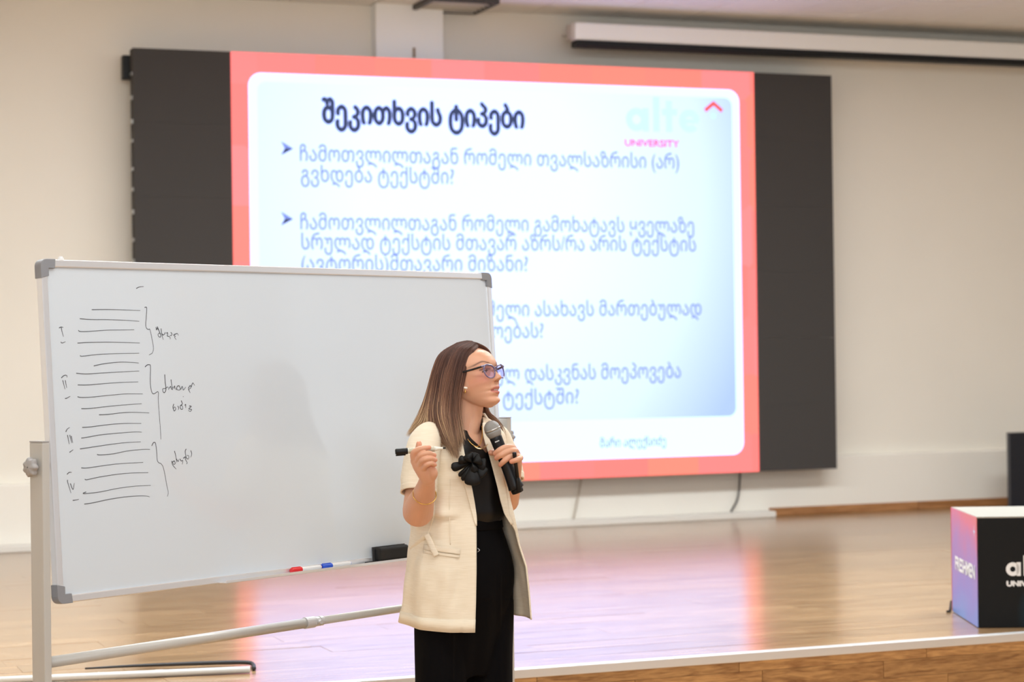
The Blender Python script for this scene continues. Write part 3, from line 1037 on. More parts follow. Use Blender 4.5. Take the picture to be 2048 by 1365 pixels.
def sweep(mb, pts, rad, seg=20, n=None, up=None, flat=1.0):
    """closed tube with round ends through the points (figure frame)"""
    n = n or max(10, len(pts) * 7)
    Q = crom([(*p, r) for p, r in zip(pts, rad)], n)
    P, r = Q[:, :3], Q[:, 3]
    t0 = P[0] - P[1]; t0 /= np.linalg.norm(t0)
    t1 = P[-1] - P[-2]; t1 /= np.linalg.norm(t1)
    k = np.radians([80, 60, 38, 18])
    Pa = [P[0] + t0 * r[0] * math.sin(a) for a in k]; ra = [r[0] * math.cos(a) for a in k]
    k2 = k[::-1]
    Pb = [P[-1] + t1 * r[-1] * math.sin(a) for a in k2]; rb = [r[-1] * math.cos(a) for a in k2]
    return mb.tube(np.vstack([Pa, P, Pb]), np.r_[ra, r, rb], seg, up=up, flat=flat)


def ball(mb, c, r, sq=(1, 1, 1), n=12, m=16):
    th = np.linspace(0.02, PI - 0.02, n)
    ph = np.arange(m) / m * 2 * PI
    P = np.array([[(c[0] + r * sq[0] * math.sin(t) * math.cos(p), c[1] + r * sq[1] * math.cos(t), c[2] + r * sq[2] * math.sin(t) * math.sin(p)) for p in ph] for t in th])
    n0 = len(mb.v)
    mb.grid(P, wrap=True)
    mb.f.append(tuple(n0 + i for i in range(m))[::-1]); mb.f.append(tuple(n0 + (n - 1) * m + i for i in range(m)))
    return mb


# head frame
HO = np.array([936.0, 750.0, 0.0])
HF = np.array([.831, -.242, -.500]); HL = np.array([.515, 0, .857]); HU = np.array([-.207, -.970, .125])


def hp(f, l, u):
    f, l, u = np.broadcast_arrays(np.asarray(f, float), np.asarray(l, float), np.asarray(u, float))
    return HO + f[..., None] * HF + l[..., None] * HL + u[..., None] * HU


def G(x, s): return np.exp(-(x / s) ** 2 / 2)


U_ = [-76, -73, -69, -64, -58, -52, -45, -38, -28, -20, -10, -2, 6, 15, 25, 35, 45, 52, 57, 59.5]
FF = [36, 48, 55.5, 56.5, 55, 56, 57.5, 59, 60, 60, 60, 60.5, 62.5, 62, 58.5, 51.5, 38, 25, 10, 1]
UB = [-76, -73, -69, -60, -50, -40, -30, -15, 0, 15, 30, 42, 52, 57, 59.5]
FB_ = [32, 24, 14, -4, -20, -36, -50, -61, -67, -68, -61, -46, -25, -8, -1]
UW = [-76, -73, -69, -60, -50, -40, -30, -15, 0, 15, 30, 42, 52, 57, 59.5]
WW = [4, 11, 17.5, 25, 31, 36.5, 41, 44.5, 46, 47, 43, 34, 20, 9, 1]
UC = [-76, -69, -60, -50, -40, -20, 0, 30, 57, 59.5]
CC = [34, 26, 14, 4, -4, -6, -8, -8, 0, 0]


def smooth1(v, k=5):
    ker = np.ones(k) / k
    return np.convolve(np.pad(v, k // 2, mode='edge'), ker, mode='valid')


us = np.linspace(-76, 59.5, 150)
ff = smooth1(np.interp(us, U_, FF)); fb = smooth1(np.interp(us, UB, FB_)); ww = smooth1(np.interp(us, UW, WW)); cc = smooth1(np.interp(us, UC, CC))
th = np.linspace(-PI, PI, 180, endpoint=False)
TH, UU = np.meshgrid(th, us)
c_, s_ = np.cos(TH), np.sin(TH)
front = c_ > 0
ex = np.where(front, 2 / 2.35, 1.0)
A_ = np.where(front, ff[:, None] - cc[:, None], cc[:, None] - fb[:, None])
f_ = cc[:, None] + A_ * np.sign(c_) * np.abs(c_) ** ex
l_ = ww[:, None] * np.sign(s_) * np.abs(s_) ** ex
mask = np.clip(c_ * 2.2, 0, 1)
u_ = UU
dz = np.zeros_like(f_)
# nose
amp = np.interp(u_, [-31, -28.5, -26.5, -24, -21, -15, -8, 0, 6], [0, 1.5, 9, 13.5, 14.5, 10, 5.5, 1.5, 0])
sg = np.interp(u_, [-30, -22, -14, -4], [6.2, 6.0, 4.4, 4.6])
dz += amp * G(l_, sg)
for q in (-1, 1):
    dz += 4.5 * G(l_ - q * 8.2, 3.4) * G(u_ + 24.5, 3.2)
    dz -= 3.0 * G(l_ - q * 4.2, 1.8) * G(u_ + 28.2, 1.3)
    dz -= 7.0 * G(l_ - q * 19, 8.5) * G(u_ + 5.5, 6)
    dz += 3.6 * G(l_ - q * 19, 6.5) * G(u_ + 7.5, 4.2)
    dz += 1.8 * G(l_ - q * 22, 11) * G(u_ - 8, 4)
    dz += 2.5 * G(l_ - q * 29, 9) * G(u_ + 19, 9)
    dz -= 1.5 * G(l_ - q * 15, 2.2) * G(u_ + 34, 7)
# lips
dz += 4.6 * G(l_, 11) * G(u_ + 40.3, 2.4)
dz += 4.8 * G(l_, 10) * G(u_ + 50.3, 3.0)
dz -= 4.2 * G(l_, 12.5) * G(u_ + 45.6, 1.35)
dz -= 2.0 * G(l_, 3) * G(u_ + 34, 3)
dz -= 2.0 * G(l_, 12) * G(u_ + 57.5, 2.8)
dz += 2.6 * G(l_, 10) * G(u_ + 67, 5)
f_ = f_ + dz * mask
head = hp(f_, l_, u_)
body = MB()
n0 = len(body.v)
body.grid(head, wrap=True)
m_ = 180
body.f.append(tuple(n0 + i for i in range(m_))[::-1]); body.f.append(tuple(n0 + 149 * m_ + i for i in range(m_)))
# ears
for q in (-1, 1):
    e = MB()
    ball(e, (0, 0, 0), 1, n=10, m=14)
    v = np.array(e.v)
    body.add(hp(-1 + v[:, 0] * 7 + v[:, 1] * 2, q * (45 + v[:, 2] * 3.2), -12 - v[:, 1] * 17), e.f)
ball(body, (929.5, 779.5, -44), 5.2, (0.9, 1.25, .6))
# neck
sweep(body, [(932, 786, 2), (931, 812, 3), (929, 842, 5), (926, 872, 8), (924, 892, 8)], [33, 31.5, 31.5, 36, 42], 32)
# throat front / under-chin
sweep(body, [(950, 792, -10), (948, 812, -8), (944, 838, -5), (938, 868, -6)], [20, 19, 19, 20], 24)
PHI = math.radians(40)
LAT = np.array([math.sin(PHI), 0, math.cos(PHI)]); FRT = np.array([math.cos(PHI), 0, -math.sin(PHI)])


def oring(y, cx, w, e, cd=0.0, n=48, a0=-PI, a1=PI, ytop=None):
    al = np.linspace(a0, a1, n, endpoint=not (abs(a1 - a0 - 2 * PI) < 1e-6))
    P = np.array([cx, y, cd]) + (w * np.sin(al))[:, None] * LAT + (e * np.cos(al))[:, None] * FRT
    P[:, 1] = lev(y, P[:, 2])
    return P


def loft(mb, levels, n=48, dense=40):
    Q = crom(levels, dense)
    R = np.array([oring(q[0], q[1], q[2], q[3], q[4], n) for q in Q])
    n0 = len(mb.v)
    mb.grid(R, wrap=True)
    mb.f.append(tuple(n0 + i for i in range(n))[::-1]); mb.f.append(tuple(n0 + (len(R) - 1) * n + i for i in range(n)))
    return mb


loft(body, [(858, 927, 34, 28, 7), (868, 926, 54, 36, 6), (880, 926, 76, 43, 4), (896, 926, 85, 49, 2), (945, 927, 84, 55, 0), (990, 928, 78, 51, 0), (1030, 929, 76, 48, 0), (1080, 929, 88, 58, 0), (1130, 930, 104, 68, 0), (1190, 930, 104, 68, 0), (1215, 930, 96, 62, 0)])
# right (near) arm: raised forearm comes toward the viewer
sweep(body, [(868, 888, -56), (854, 906, -74), (846, 945, -92), (839, 990, -106), (836, 1022, -118)], [26, 28, 28, 29.5, 31], 28)
sweep(body, [(836, 1024, -120), (841, 1007, -150), (848, 988, -180), (853, 968, -210), (855, 955, -228)], [31, 27.5, 22.5, 17.5, 15.5], 28)
# right hand
sweep(body, [(855, 957, -228), (850, 944, -233), (840, 930, -236), (834, 922, -237)], [16, 17.5, 16, 13.5], 24)
sweep(body, [(860, 958, -229), (864.5, 947, -238), (861, 936, -242)], [10.5, 11.2, 9], 18)
RH = {'index': ([(829, 922, -240), (828, 907, -248), (842, 898, -256), (858, 895.5, -252)], [7.6, 7.2, 5.9, 4.9]),
      'middle': ([(834, 924, -244), (842, 911, -259), (857, 907, -259), (869, 911, -250)], [7, 6.2, 5.3, 4.5]),
      'ring': ([(839, 931, -246), (846, 921, -262), (860, 917.5, -262), (871, 920.5, -251)], [6.8, 6.0, 5.2, 4.4]),
      'little': ([(846, 940, -245), (852, 931, -261), (862, 927.5, -261), (870, 930.5, -252)], [6.4, 5.6, 4.9, 4.2]),
      'thumb': ([(850, 942, -222), (841, 922, -222), (837, 904, -226), (838, 888, -231)], [9.5, 8.4, 7.2, 5.8])}
for k_, (p, r) in RH.items():
    sweep(body, p, r, 16, n=30)
# left (far) arm: bent up to hold the microphone
sweep(body, [(984, 880, 48), (996, 900, 62), (1006, 945, 66), (1013, 985, 62), (1014, 1002, 56)], [24, 25, 24, 23.5, 24], 24)
sweep(body, [(1014, 1001, 56), (1019, 986, 30), (1024, 962, 0), (1029, 938, -32), (1031, 924, -46)], [24, 21, 17.5, 14.5, 13.5], 24)
sweep(body, [(1031, 926, -46), (1028, 912, -52), (1024, 902, -56)], [13.5, 14, 12], 24)
LH = {'index': ([(1027, 903, -60), (1024, 896, -76), (1011, 896, -91), (999, 901, -95), (990, 908, -90)], [7.6, 7.2, 6.6, 6.0, 5.0]),
      'middle': ([(1031, 908, -60), (1030, 903, -78), (1015, 904, -93), (1002, 911, -96), (993, 917, -90)], [7.6, 7.2, 6.6, 6, 5.0]),
      'ring': ([(1032, 915, -60), (1032, 912, -78), (1019, 915, -92), (1008, 923, -95), (1001, 930, -90)], [7.2, 6.9, 6.3, 5.8, 4.9]),
      'little': ([(1032, 922, -56), (1038, 914, -72), (1041, 917, -90), (1033, 920.5, -103), (1023, 924, -102)], [6.4, 6.0, 5.8, 5.5, 4.8]),
      'thumb': ([(1024, 912, -44), (1006, 906, -45), (992, 905, -54), (982, 906, -66)], [10, 8.4, 7.4, 6.0])}
for k_, (p, r) in LH.items():
    sweep(body, p, r, 16, n=34)

me = bpy.data.meshes.new('body_raw')
me.from_pydata(body.v, [], body.f)
bmx = bmesh.new(); bmx.from_mesh(me)
bmesh.ops.recalc_face_normals(bmx, faces=bmx.faces)
bmx.to_mesh(me); bmx.free()
tmp = bpy.data.objects.new('body_raw', me); COL.objects.link(tmp)
k_ = tmp.modifiers.new('r', 'REMESH'); k_.mode = 'VOXEL'; k_.voxel_size = 1.05
k_ = tmp.modifiers.new('s', 'SMOOTH'); k_.factor = 0.5; k_.iterations = 3
dg = bpy.context.evaluated_depsgraph_get()
fin = bpy.data.meshes.new_from_object(tmp.evaluated_get(dg))
bpy.data.objects.remove(tmp)
nv = len(fin.vertices)
co = np.empty(nv * 3); fin.vertices.foreach_get('co', co); co = co.reshape(-1, 3)
print('body verts', nv)
# skin colouring follows the anatomy (lips, brows, lashes, cheeks, nails)
q = co - HO
f0, l0, u0 = q @ HF, q @ HL, q @ HU
base = np.array(srgb(221, 168, 138)); col = np.tile(base, (nv, 1))


def blend(mask, c):
    global col
    mask = np.clip(mask, 0, 1)[:, None]
    col = col * (1 - mask) + np.array(c) * mask


inh = (u0 > -80) & (u0 < 62) & (f0 > 20) & (np.abs(l0) < 50)
for s__ in (-1, 1):
    blend(inh * 0.45 * G(l0 - s__ * 30, 11) * G(u0 + 20, 10), srgb(214, 128, 108))
    a_ = (s__ * l0)
    arc = 8.5 + 5.0 * np.exp(-((a_ - 27) / 9) ** 2) - 0.10 * np.maximum(a_ - 34, 0) ** 1.3
    blend(inh * (a_ > 11) * (a_ < 45) * 0.85 * G(u0 - arc, 1.25) * np.clip((a_ - 10) / 6, 0, 1) * np.clip((45 - a_) / 8, 0, 1), srgb(92, 60, 48))
    lid = -3.2 + 1.8 * np.cos(np.clip((a_ - 19) / 10, -1.5, 1.5))
    blend(inh * (a_ > 8) * (a_ < 31) * 0.9 * G(u0 - lid, 0.9), srgb(58, 38, 34))
    blend(inh * 0.35 * G(a_ - 19, 9) * G(u0 + 1, 4), srgb(170, 112, 96))
    blend(inh * (f0 > 50) * 0.8 * G(a_ - 4.2, 1.6) * G(u0 + 28.6, 1.2), srgb(120, 62, 52))
hw = np.clip(1 - np.abs(l0) / 17, 0, 1) ** 0.55
up_ = inh * (f0 > 46) * (u0 > -45.6) * (u0 < -45.4 + 8.6 * hw - 1.0 * G(l0, 2))
lo_ = inh * (f0 > 46) * (u0 <= -45.6) * (u0 > -45.6 - 8.6 * hw)
blend((up_ | lo_) * (hw > 0.3) * 0.8, srgb(196, 118, 110))
blend(inh * (f0 > 44) * (f0 > 50) * (np.abs(l0) < 14) * 0.8 * G(u0 + 45.6, 0.7), srgb(120, 58, 54))
blend(inh * (f0 > 44) * (np.abs(l0) < 7.5) * 0.95 * G(u0 + 44.6, 0.7), srgb(238, 232, 226))
blend((u0 > 14) * (u0 < 64) * (np.abs(l0) < 60) * (f0 < 52 - 0.0 * u0) * np.clip((27 - f0 + 0.5 * (u0 - 30)) / 6, 0, 1), srgb(96, 66, 54))
for dct in (RH, LH):
    for nm, (p, r) in dct.items():
        tip = np.array(p[-1], float)
        dd_ = co - tip
        blend(0.5 * np.exp(-(np.linalg.norm(dd_, axis=1) / 7) ** 2), srgb(228, 140, 120))
        # knuckle tint
        blend(0.22 * np.exp(-(np.linalg.norm(co - np.array(p[1]), axis=1) / 6) ** 2), srgb(214, 140, 118))
noise_ = np.sin(co[:, 0] * .13 + co[:, 1] * .07) * np.sin(co[:, 1] * .11 + co[:, 2] * .09)
col *= (1 + 0.02 * noise_)[:, None]
ca = fin.color_attributes.new('skin_tint', 'FLOAT_COLOR', 'POINT')
ca.data.foreach_set('color', np.hstack([col, np.ones((nv, 1))]).astype(np.float32).ravel())
fin.vertices.foreach_set('co', (W(co) - PR).ravel())
fin.update()
fin.name = 'body'
fin.shade_smooth()


def attr_mat(name, attr, rough, sss=0.0, spec=0.5, bump=0.0, bscale=900):
    m = bpy.data.materials.new(name); m.use_nodes = True
    nt = m.node_tree; b = nt.nodes['Principled BSDF']
    a = nt.nodes.new('ShaderNodeAttribute'); a.attribute_name = attr
    nt.links.new(a.outputs['Color'], b.inputs['Base Color'])
    b.inputs['Roughness'].default_value = rough
    b.inputs['Specular IOR Level'].default_value = spec
    if sss:
        b.inputs['Subsurface Weight'].default_value = sss
        b.inputs['Subsurface Radius'].default_value = (1, .35, .2)
        b.inputs['Subsurface Scale'].default_value = 0.006
    if bump:
        tc = nt.nodes.new('ShaderNodeTexCoord'); n2 = nt.nodes.new('ShaderNodeTexNoise'); n2.inputs['Scale'].default_value = bscale
        bp_ = nt.nodes.new('ShaderNodeBump'); bp_.inputs['Strength'].default_value = bump; bp_.inputs['Distance'].default_value = 0.0005
        nt.links.new(tc.outputs['Object'], n2.inputs['Vector']); nt.links.new(n2.outputs['Fac'], bp_.inputs['Height']); nt.links.new(bp_.outputs[0], b.inputs['Normal'])
    return m


fin.materials.clear()
fin.materials.append(attr_mat('skin', 'skin_tint', 0.48, sss=0.25, spec=0.4, bump=0.15))
bo = bpy.data.objects.new('body', fin); COL.objects.link(bo); bo.parent = per

# eyes
m_eye = bpy.data.materials.new('eye_white'); m_eye.use_nodes = True
m_eye.node_tree.nodes['Principled BSDF'].inputs['Base Color'].default_value = (*srgb(232, 226, 220), 1)
m_eye.node_tree.nodes['Principled BSDF'].inputs['Roughness'].default_value = 0.15
m_iris = mat('iris_brown', srgb(70, 44, 30), 0.15)
m_lid = mat('eyelid_skin', srgb(196, 142, 120), 0.5)
m_lash = mat('lash', srgb(34, 24, 22), 0.6)


def eye_patch(c, r, e0, e1, a0, a1, n=10, m=18):
    P = []
    for e in np.linspace(e0, e1, n):
        row = []
        for a in np.linspace(a0, a1, m):
            e_, q_ = math.radians(e), math.radians(a)
            row.append(c + r * (math.cos(e_) * math.cos(q_) * HF + math.cos(e_) * math.sin(q_) * HL + math.sin(e_) * HU))
        P.append(row)
    return np.array(P)


for s__ in (-1, 1):
    c = hp(46.6, s__ * 18.6, -6.5)
    mb = MB(); ball(mb, c, 7.4, n=16, m=22)
    eo = pb(mb, 'eye', m_eye, per, smooth=True)
    mb = MB(); mb.grid(eye_patch(c, 7.65, -24, 30, -24 + 6, 24 + 6, 14, 14))
    pb(mb, 'iris', m_iris, eo, smooth=True)
    mb = MB(); mb.grid(eye_patch(c, 8.2, 16, 88, -90, 90)); pb(mb, 'upper_lid', m_lid, eo, smooth=True, solid=0.0008)
    mb = MB(); mb.grid(eye_patch(c, 8.0, -80, -30, -90, 90)); pb(mb, 'lower_lid', m_lid, eo, smooth=True, solid=0.0008)
    arc_ = np.array([c + 9.0 * (math.cos(math.radians(14 - .0035 * a * a)) * (math.cos(math.radians(a)) * HF + math.sin(math.radians(a)) * HL) + math.sin(math.radians(14 - .0035 * a * a)) * HU) for a in np.linspace(-72, 72, 20)])
    mb = MB(); mb.tube(arc_, 0.85, 6); pb(mb, 'lashes', m_lash, eo, smooth=True)

# ---- hair
m_hair = attr_mat('hair', 'strand', 0.42, spec=0.4)
GUIDES = [
    [(957, 693, -18), (945, 708, -38), (934, 740, -47), (928, 765, -49), (922, 790, -50), (919, 809, -52), (921, 838, -60), (925, 860, -72), (930, 880, -84)],
    [(951, 687, -12), (930, 705, -42), (918, 745, -53), (911, 790, -57), (909, 830, -66), (913, 871, -90), (917, 915, -106)],
    [(944, 683, -6), (914, 702, -40), (899, 745, -50), (891, 790, -55), (889, 830, -68), (900, 875, -92), (915, 918, -106)],
    [(934, 682, -2), (898, 702, -30), (881, 740, -38), (873, 790, -46), (870, 830, -66), (884, 872, -92), (906, 912, -105)],
    [(924, 684, 4), (886, 706, -14), (869, 740, -20), (859, 780, -26), (852, 815, -40), (842, 842, -52), (826, 864, -62)],
    [(915, 686, 8), (881, 707, 2), (866, 737, 0), (854, 780, -2), (844, 812, -8), (831, 842, -18), (812, 873, -28)],
    [(912, 688, 14), (884, 711, 20), (871, 745, 28), (863, 790, 30), (857, 830, 34), (848, 862, 40), (836, 880, 46)],
    [(915, 688, 22), (900, 710, 44), (893, 750, 54), (890, 800, 60), (886, 850, 72), (884, 905, 92)],
    [(918, 686, 20), (925, 700, 42), (925, 740, 62), (922, 800, 64), (925, 850, 74), (930, 900, 90)],
    [(930, 684, 8), (950, 693, 28), (955, 730, 55), (952, 790, 58), (962, 830, 56), (974, 868, 60)],
    [(944, 684, -4), (963, 692, 10), (974, 716, 42), (972, 780, 52), (972, 825, 44), (986, 850, 30), (999, 884, 10)],
    [(955, 689, -14), (971, 695, -4), (982, 709, 8), (979, 732, 40), (973, 780, 50), (976, 820, 40), (994, 838, 26), (1008, 858, 14), (1012, 890, 6)],
]
NT = 30
GG = np.array([crom(g, NT) for g in GUIDES])
NG = len(GG)


def guide_at(v):
    i = min(int(v), NG - 2); t = v - i
    return GG[i] * (1 - t) + GG[i + 1] * t


vv = np.linspace(0, NG - 1, 100)
HC = np.array([925, 750, 0.0])


def shrink(P, k):
    ax = np.stack([np.interp(P[:, 1], [680, 750, 900], [932, 925, 915]), np.maximum(P[:, 1], 735), np.interp(P[:, 1], [680, 900], [0, -5])], axis=1)
    d = P - ax
    L_ = np.linalg.norm(d, axis=1)[:, None] + 1e-6
    return P + d / L_ * k


hs = MB()
Gs = np.array([shrink(guide_at(v), -4.0) for v in vv])
hs.grid(Gs[:, :NT - 2])
nsv = len(hs.v)
hc_v = np.tile(np.array(srgb(74, 50, 42)), (nsv, 1))
tt_ = np.tile(np.linspace(0, 1, NT - 2), 100)
tipc = np.array(srgb(150, 116, 88))
hc_v = hc_v * (1 - np.clip(tt_ - .45, 0, 1)[:, None]) + tipc * np.clip(tt_ - .45, 0, 1)[:, None]


def mesh_with_attr(name, V, F, colr, attr, m, parent, smooth=True):
    me = bpy.data.meshes.new(name)
    V = np.asarray(V); F = np.asarray(F)
    me.from_pydata((W(V) - PR).tolist(), [], F.tolist())
    a = me.color_attributes.new(attr, 'FLOAT_COLOR', 'POINT')
    a.data.foreach_set('color', np.hstack([colr, np.ones((len(colr), 1))]).astype(np.float32).ravel())
    me.materials.append(m)
    if smooth: me.shade_smooth()
    o = bpy.data.objects.new(name, me); COL.objects.link(o); o.parent = parent
    return o


hair = mesh_with_attr('hair', hs.v, hs.f, hc_v, 'strand', m_hair, per)
k_ = hair.modifiers.new('solid', 'SOLIDIFY'); k_.thickness = 0.006; k_.offset = 0
NS = 4200
V_, F_, C_ = [], [], []
dark = np.array(srgb(82, 53, 45)); midc = np.array(srgb(136, 98, 77)); blond = np.array(srgb(206, 173, 134))
clump_v = rng.uniform(0, NG - 1, 260)
clump_c = rng.normal(0, 1, 260)
ts = np.linspace(0, 1, NT)
for i in range(NS):
    ci = rng.integers(260)
    v = np.clip(clump_v[ci] + rng.normal(0, 0.10), 0, NG - 1.001)
    if rng.random() < 0.15: v = rng.uniform(0, NG - 1.001)
    P = guide_at(v).copy()
    P = shrink(P, rng.uniform(-4.0, 0.8))
    end = rng.uniform(0.86, 1.02) if rng.random() < 0.8 else rng.uniform(0.6, 0.95)
    # resample to its own length
    P = np.stack([np.interp(ts * min(end, 1.0), ts, P[:, j]) for j in range(3)], axis=1)
    ph = rng.uniform(0, 6.28, 3)
    amp_ = rng.normal(0, 1.1) * ts ** 1.2
    P[:, 0] += amp_ * np.sin(ts * 5 + ph[0]) + rng.normal(0, 1.0) * ts ** 2 * 2.0
    P[:, 2] += rng.normal(0, 1.5) * ts
    P[:, 1] += rng.normal(0, 1.2) * ts ** 2
    r = np.interp(ts, [0, .1, .75, 1], [0.7, 1.0, 0.85, 0.12]) * rng.uniform(0.55, 0.95)
    R = tube_rings(P, r, 3, up=(0, 0, 1))
    b0 = len(V_) * NT * 3
    V_.append(R.reshape(-1, 3))
    ii = np.arange(NT - 1)[:, None] * 3; jj = np.arange(3)[None]; kk = (jj + 1) % 3
    F_.append(np.stack([ii + jj, ii + kk, ii + 3 + kk, ii + 3 + jj], axis=-1).reshape(-1, 4) + b0)
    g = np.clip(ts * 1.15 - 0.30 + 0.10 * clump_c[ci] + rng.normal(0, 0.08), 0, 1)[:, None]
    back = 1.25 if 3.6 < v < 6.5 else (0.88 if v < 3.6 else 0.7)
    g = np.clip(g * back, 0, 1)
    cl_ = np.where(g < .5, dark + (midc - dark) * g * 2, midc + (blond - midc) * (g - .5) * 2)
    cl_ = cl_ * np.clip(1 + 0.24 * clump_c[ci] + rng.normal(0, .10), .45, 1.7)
    C_.append(np.repeat(cl_, 3, axis=0))
st_o = mesh_with_attr('hair_strands', np.vstack(V_), np.vstack(F_), np.vstack(C_), 'strand', m_hair, hair)
st_o['kind'] = 'stuff'

# ---- glasses
gl = empty('glasses', (0, 0, 0)); gl.parent = per
m_frame = mat('frame_lavender', srgb(104, 96, 134), 0.12, spec=0.8, coat=0.5)
m_temple = mat('temple_black', srgb(22, 22, 26), 0.2)
m_lens = bpy.data.materials.new('lens'); m_lens.use_nodes = True
nt = m_lens.node_tree
for n in list(nt.nodes): nt.nodes.remove(n)
out = nt.nodes.new('ShaderNodeOutputMaterial'); mxs = nt.nodes.new('ShaderNodeMixShader')
tr = nt.nodes.new('ShaderNodeBsdfTransparent'); tr.inputs[0].default_value = (0.86, 0.80, 0.98, 1)
gs = nt.nodes.new('ShaderNodeBsdfGlossy'); gs.inputs['Roughness'].default_value = 0.04; gs.inputs[0].default_value = (0.82, 0.72, 1.0, 1)
mxs.inputs[0].default_value = 0.16
nt.links.new(tr.outputs[0], mxs.inputs[1]); nt.links.new(gs.outputs[0], mxs.inputs[2]); nt.links.new(mxs.outputs[0], out.inputs[0])
GO = -2.6


def gfr(l, u): return hp(66.5 - 5.5 * (np.abs(l) / 41) ** 2, np.asarray(l) + GO, u)


for s__ in (-1, 1):
    t = np.linspace(0, 2 * PI, 45)[:-1]
    lx = 21 + 17.2 * np.sign(np.cos(t)) * np.abs(np.cos(t)) ** .82
    uy_ = -9.5 + 13.2 * np.sign(np.sin(t)) * np.abs(np.sin(t)) ** .85
    # cat-eye: outer top corner lifted, bottom narrower
    uy_ = uy_ + np.clip((lx - 20) / 17, 0, 1) * np.clip((uy_ + 9) / 13, 0, 1) * 3.0
    lx = 20.5 + (lx - 20.5) * np.where(uy_ < -9, 1 - 0.16 * (-9 - uy_) / 13, 1)
    P = gfr(s__ * lx, uy_)
    R = tube_rings(np.vstack([P, P[:1], P[1:2]]), np.full(len(P) + 2, 1.0), 8)[:-1]
    th_ = 1.25 + 0.75 * np.clip((uy_ + 9) / 12, 0, 1)
    R2 = []
    for i in range(len(P)):
        R2.append(P[i] + (R[i] - P[i]) * th_[i])
    R2.append(R2[0])
    mb = MB(); mb.grid(np.array(R2), wrap=True)
    pb(mb, 'rim', m_frame, gl, smooth=True)
    cen = gfr(np.array([s__ * 20.0]), np.array([-9.0]))[0] + HF * 0.8
    mb = MB()
    rings = [P * k + cen * (1 - k) + HF * 0.8 * (1 - k * k) for k in (0.02, .35, .7, 1.0)]
    mb.grid(np.array(rings), wrap=True)
    pb(mb, 'lens', m_lens, gl, smooth=True)
    mb = MB()
    sweep(mb, [gfr(np.array([s__ * 36.0]), np.array([2.5]))[0], gfr(np.array([s__ * 41.5]), np.array([2.0]))[0]], [2.2, 2.0], 8)
    pb(mb, 'hinge', m_frame, gl, smooth=True)
    a_ = gfr(np.array([s__ * 41.5]), np.array([1.6]))[0]
    mb = MB()
    mb.tube(crom([a_, hp(44, s__ * 46.5 + GO, 0.5), hp(25, s__ * 48.0, 0.8), hp(2, s__ * 48.5, 0.4), hp(-12, s__ * 48, -8)], 24), np.r_[np.full(16, 2.1), np.full(8, 1.6)], 8, flat=1.0)
    pb(mb, 'temple', m_temple, gl, smooth=True)
mb = MB(); sweep(mb, [gfr(np.array([-4.0]), np.array([-3.0]))[0], hp(68, GO, -1.2), gfr(np.array([4.0]), np.array([-3.0]))[0]], [1.3, 1.3, 1.3], 8)
pb(mb, 'bridge', m_frame, gl, smooth=True)

# ---- jewellery
m_gold = mat('gold', srgb(222, 178, 98), 0.22, 0.95)
m_pearl = mat('pearl', srgb(244, 236, 224), 0.15, coat=0.6)
mb = MB(); mb.tube([(927.5, 776.0, -51), (928.2, 776, -51), (931, 776.3, -51.5), (934.2, 776.9, -51.5), (935, 777, -51.5)], [1.0, 2.1, 1.9, 2.2, 1.2], 12)
ear = pb(mb, 'earring', m_pearl, per, smooth=True)
mb = MB(); mb.tube(crom([(930, 779, -50), (930.6, 784, -50), (928.6, 787, -50)], 8), [.8, .9, 1.2, 1.4, 1.5, 1.3, .9, .5], 8)
pb(mb, 'earring_drop', m_gold, ear, smooth=True)


# ---- blouse
BL = [(846, 929, 36, 31, 6), (862, 928, 50, 38, 6), (874, 927, 72, 45, 4), (888, 927, 86, 53, 2), (905, 927, 91, 58, 0), (950, 928, 92, 64, 0), (1000, 929, 94, 63, 0), (1022, 931, 102, 64, 0), (1038, 930, 94, 60, 0), (1047, 930, 84, 55, 0)]
BLd = crom(BL, 60)


def bl_at(y):
    ys = BLd[:, 0]
    return [np.interp(y, ys, BLd[:, k]) for k in range(1, 5)]


def front_d(x, y):
    """front surface of the blouse at figure-frame (x, y)"""
    cx, w, e, cd = bl_at(y)
    al = np.linspace(-PI / 2, PI / 2, 181)
    X = cx + w * np.sin(al) * LAT[0] + e * np.cos(al) * FRT[0]
    D = cd + w * np.sin(al) * LAT[2] + e * np.cos(al) * FRT[2]
    k = np.argmin(np.abs(X - x) + 0.02 * (D - D.min()) / 10)
    return D[k]


al = np.linspace(-PI, PI, 121)
ytop = np.where(np.abs(al - 0.02) < 0.62, 907 - 46 * (np.abs(al - 0.02) / 0.62) ** 0.9, 861 - 6 * np.clip((np.abs(al) - .62) / .5, 0, 1))
rows = []
for t in np.linspace(0, 1, 60):
    y = ytop + (1046 - ytop) * t
    cx, w, e, cd = bl_at(y)
    wob = 1.2 * np.sin(al * 9 + y * .02) * t + 1.6 * np.sin(al * 5 - y * .03) * np.clip((y - 980) / 60, 0, 1)
    P = np.stack([cx + (w + wob) * np.sin(al) * LAT[0] + (e + wob) * np.cos(al) * FRT[0], y, cd + (w + wob) * np.sin(al) * LAT[2] + (e + wob) * np.cos(al) * FRT[2]], axis=1)
    P[:, 1] = lev(P[:, 1], P[:, 2])
    rows.append(P)
mb = MB(); mb.grid(np.array(rows))
m_bl = mat('black_satin', srgb(11, 10, 13), 0.45, spec=0.35, var=0.05, vscale=30)
pb(mb, 'blouse', m_bl, per, smooth=True, solid=0.003)

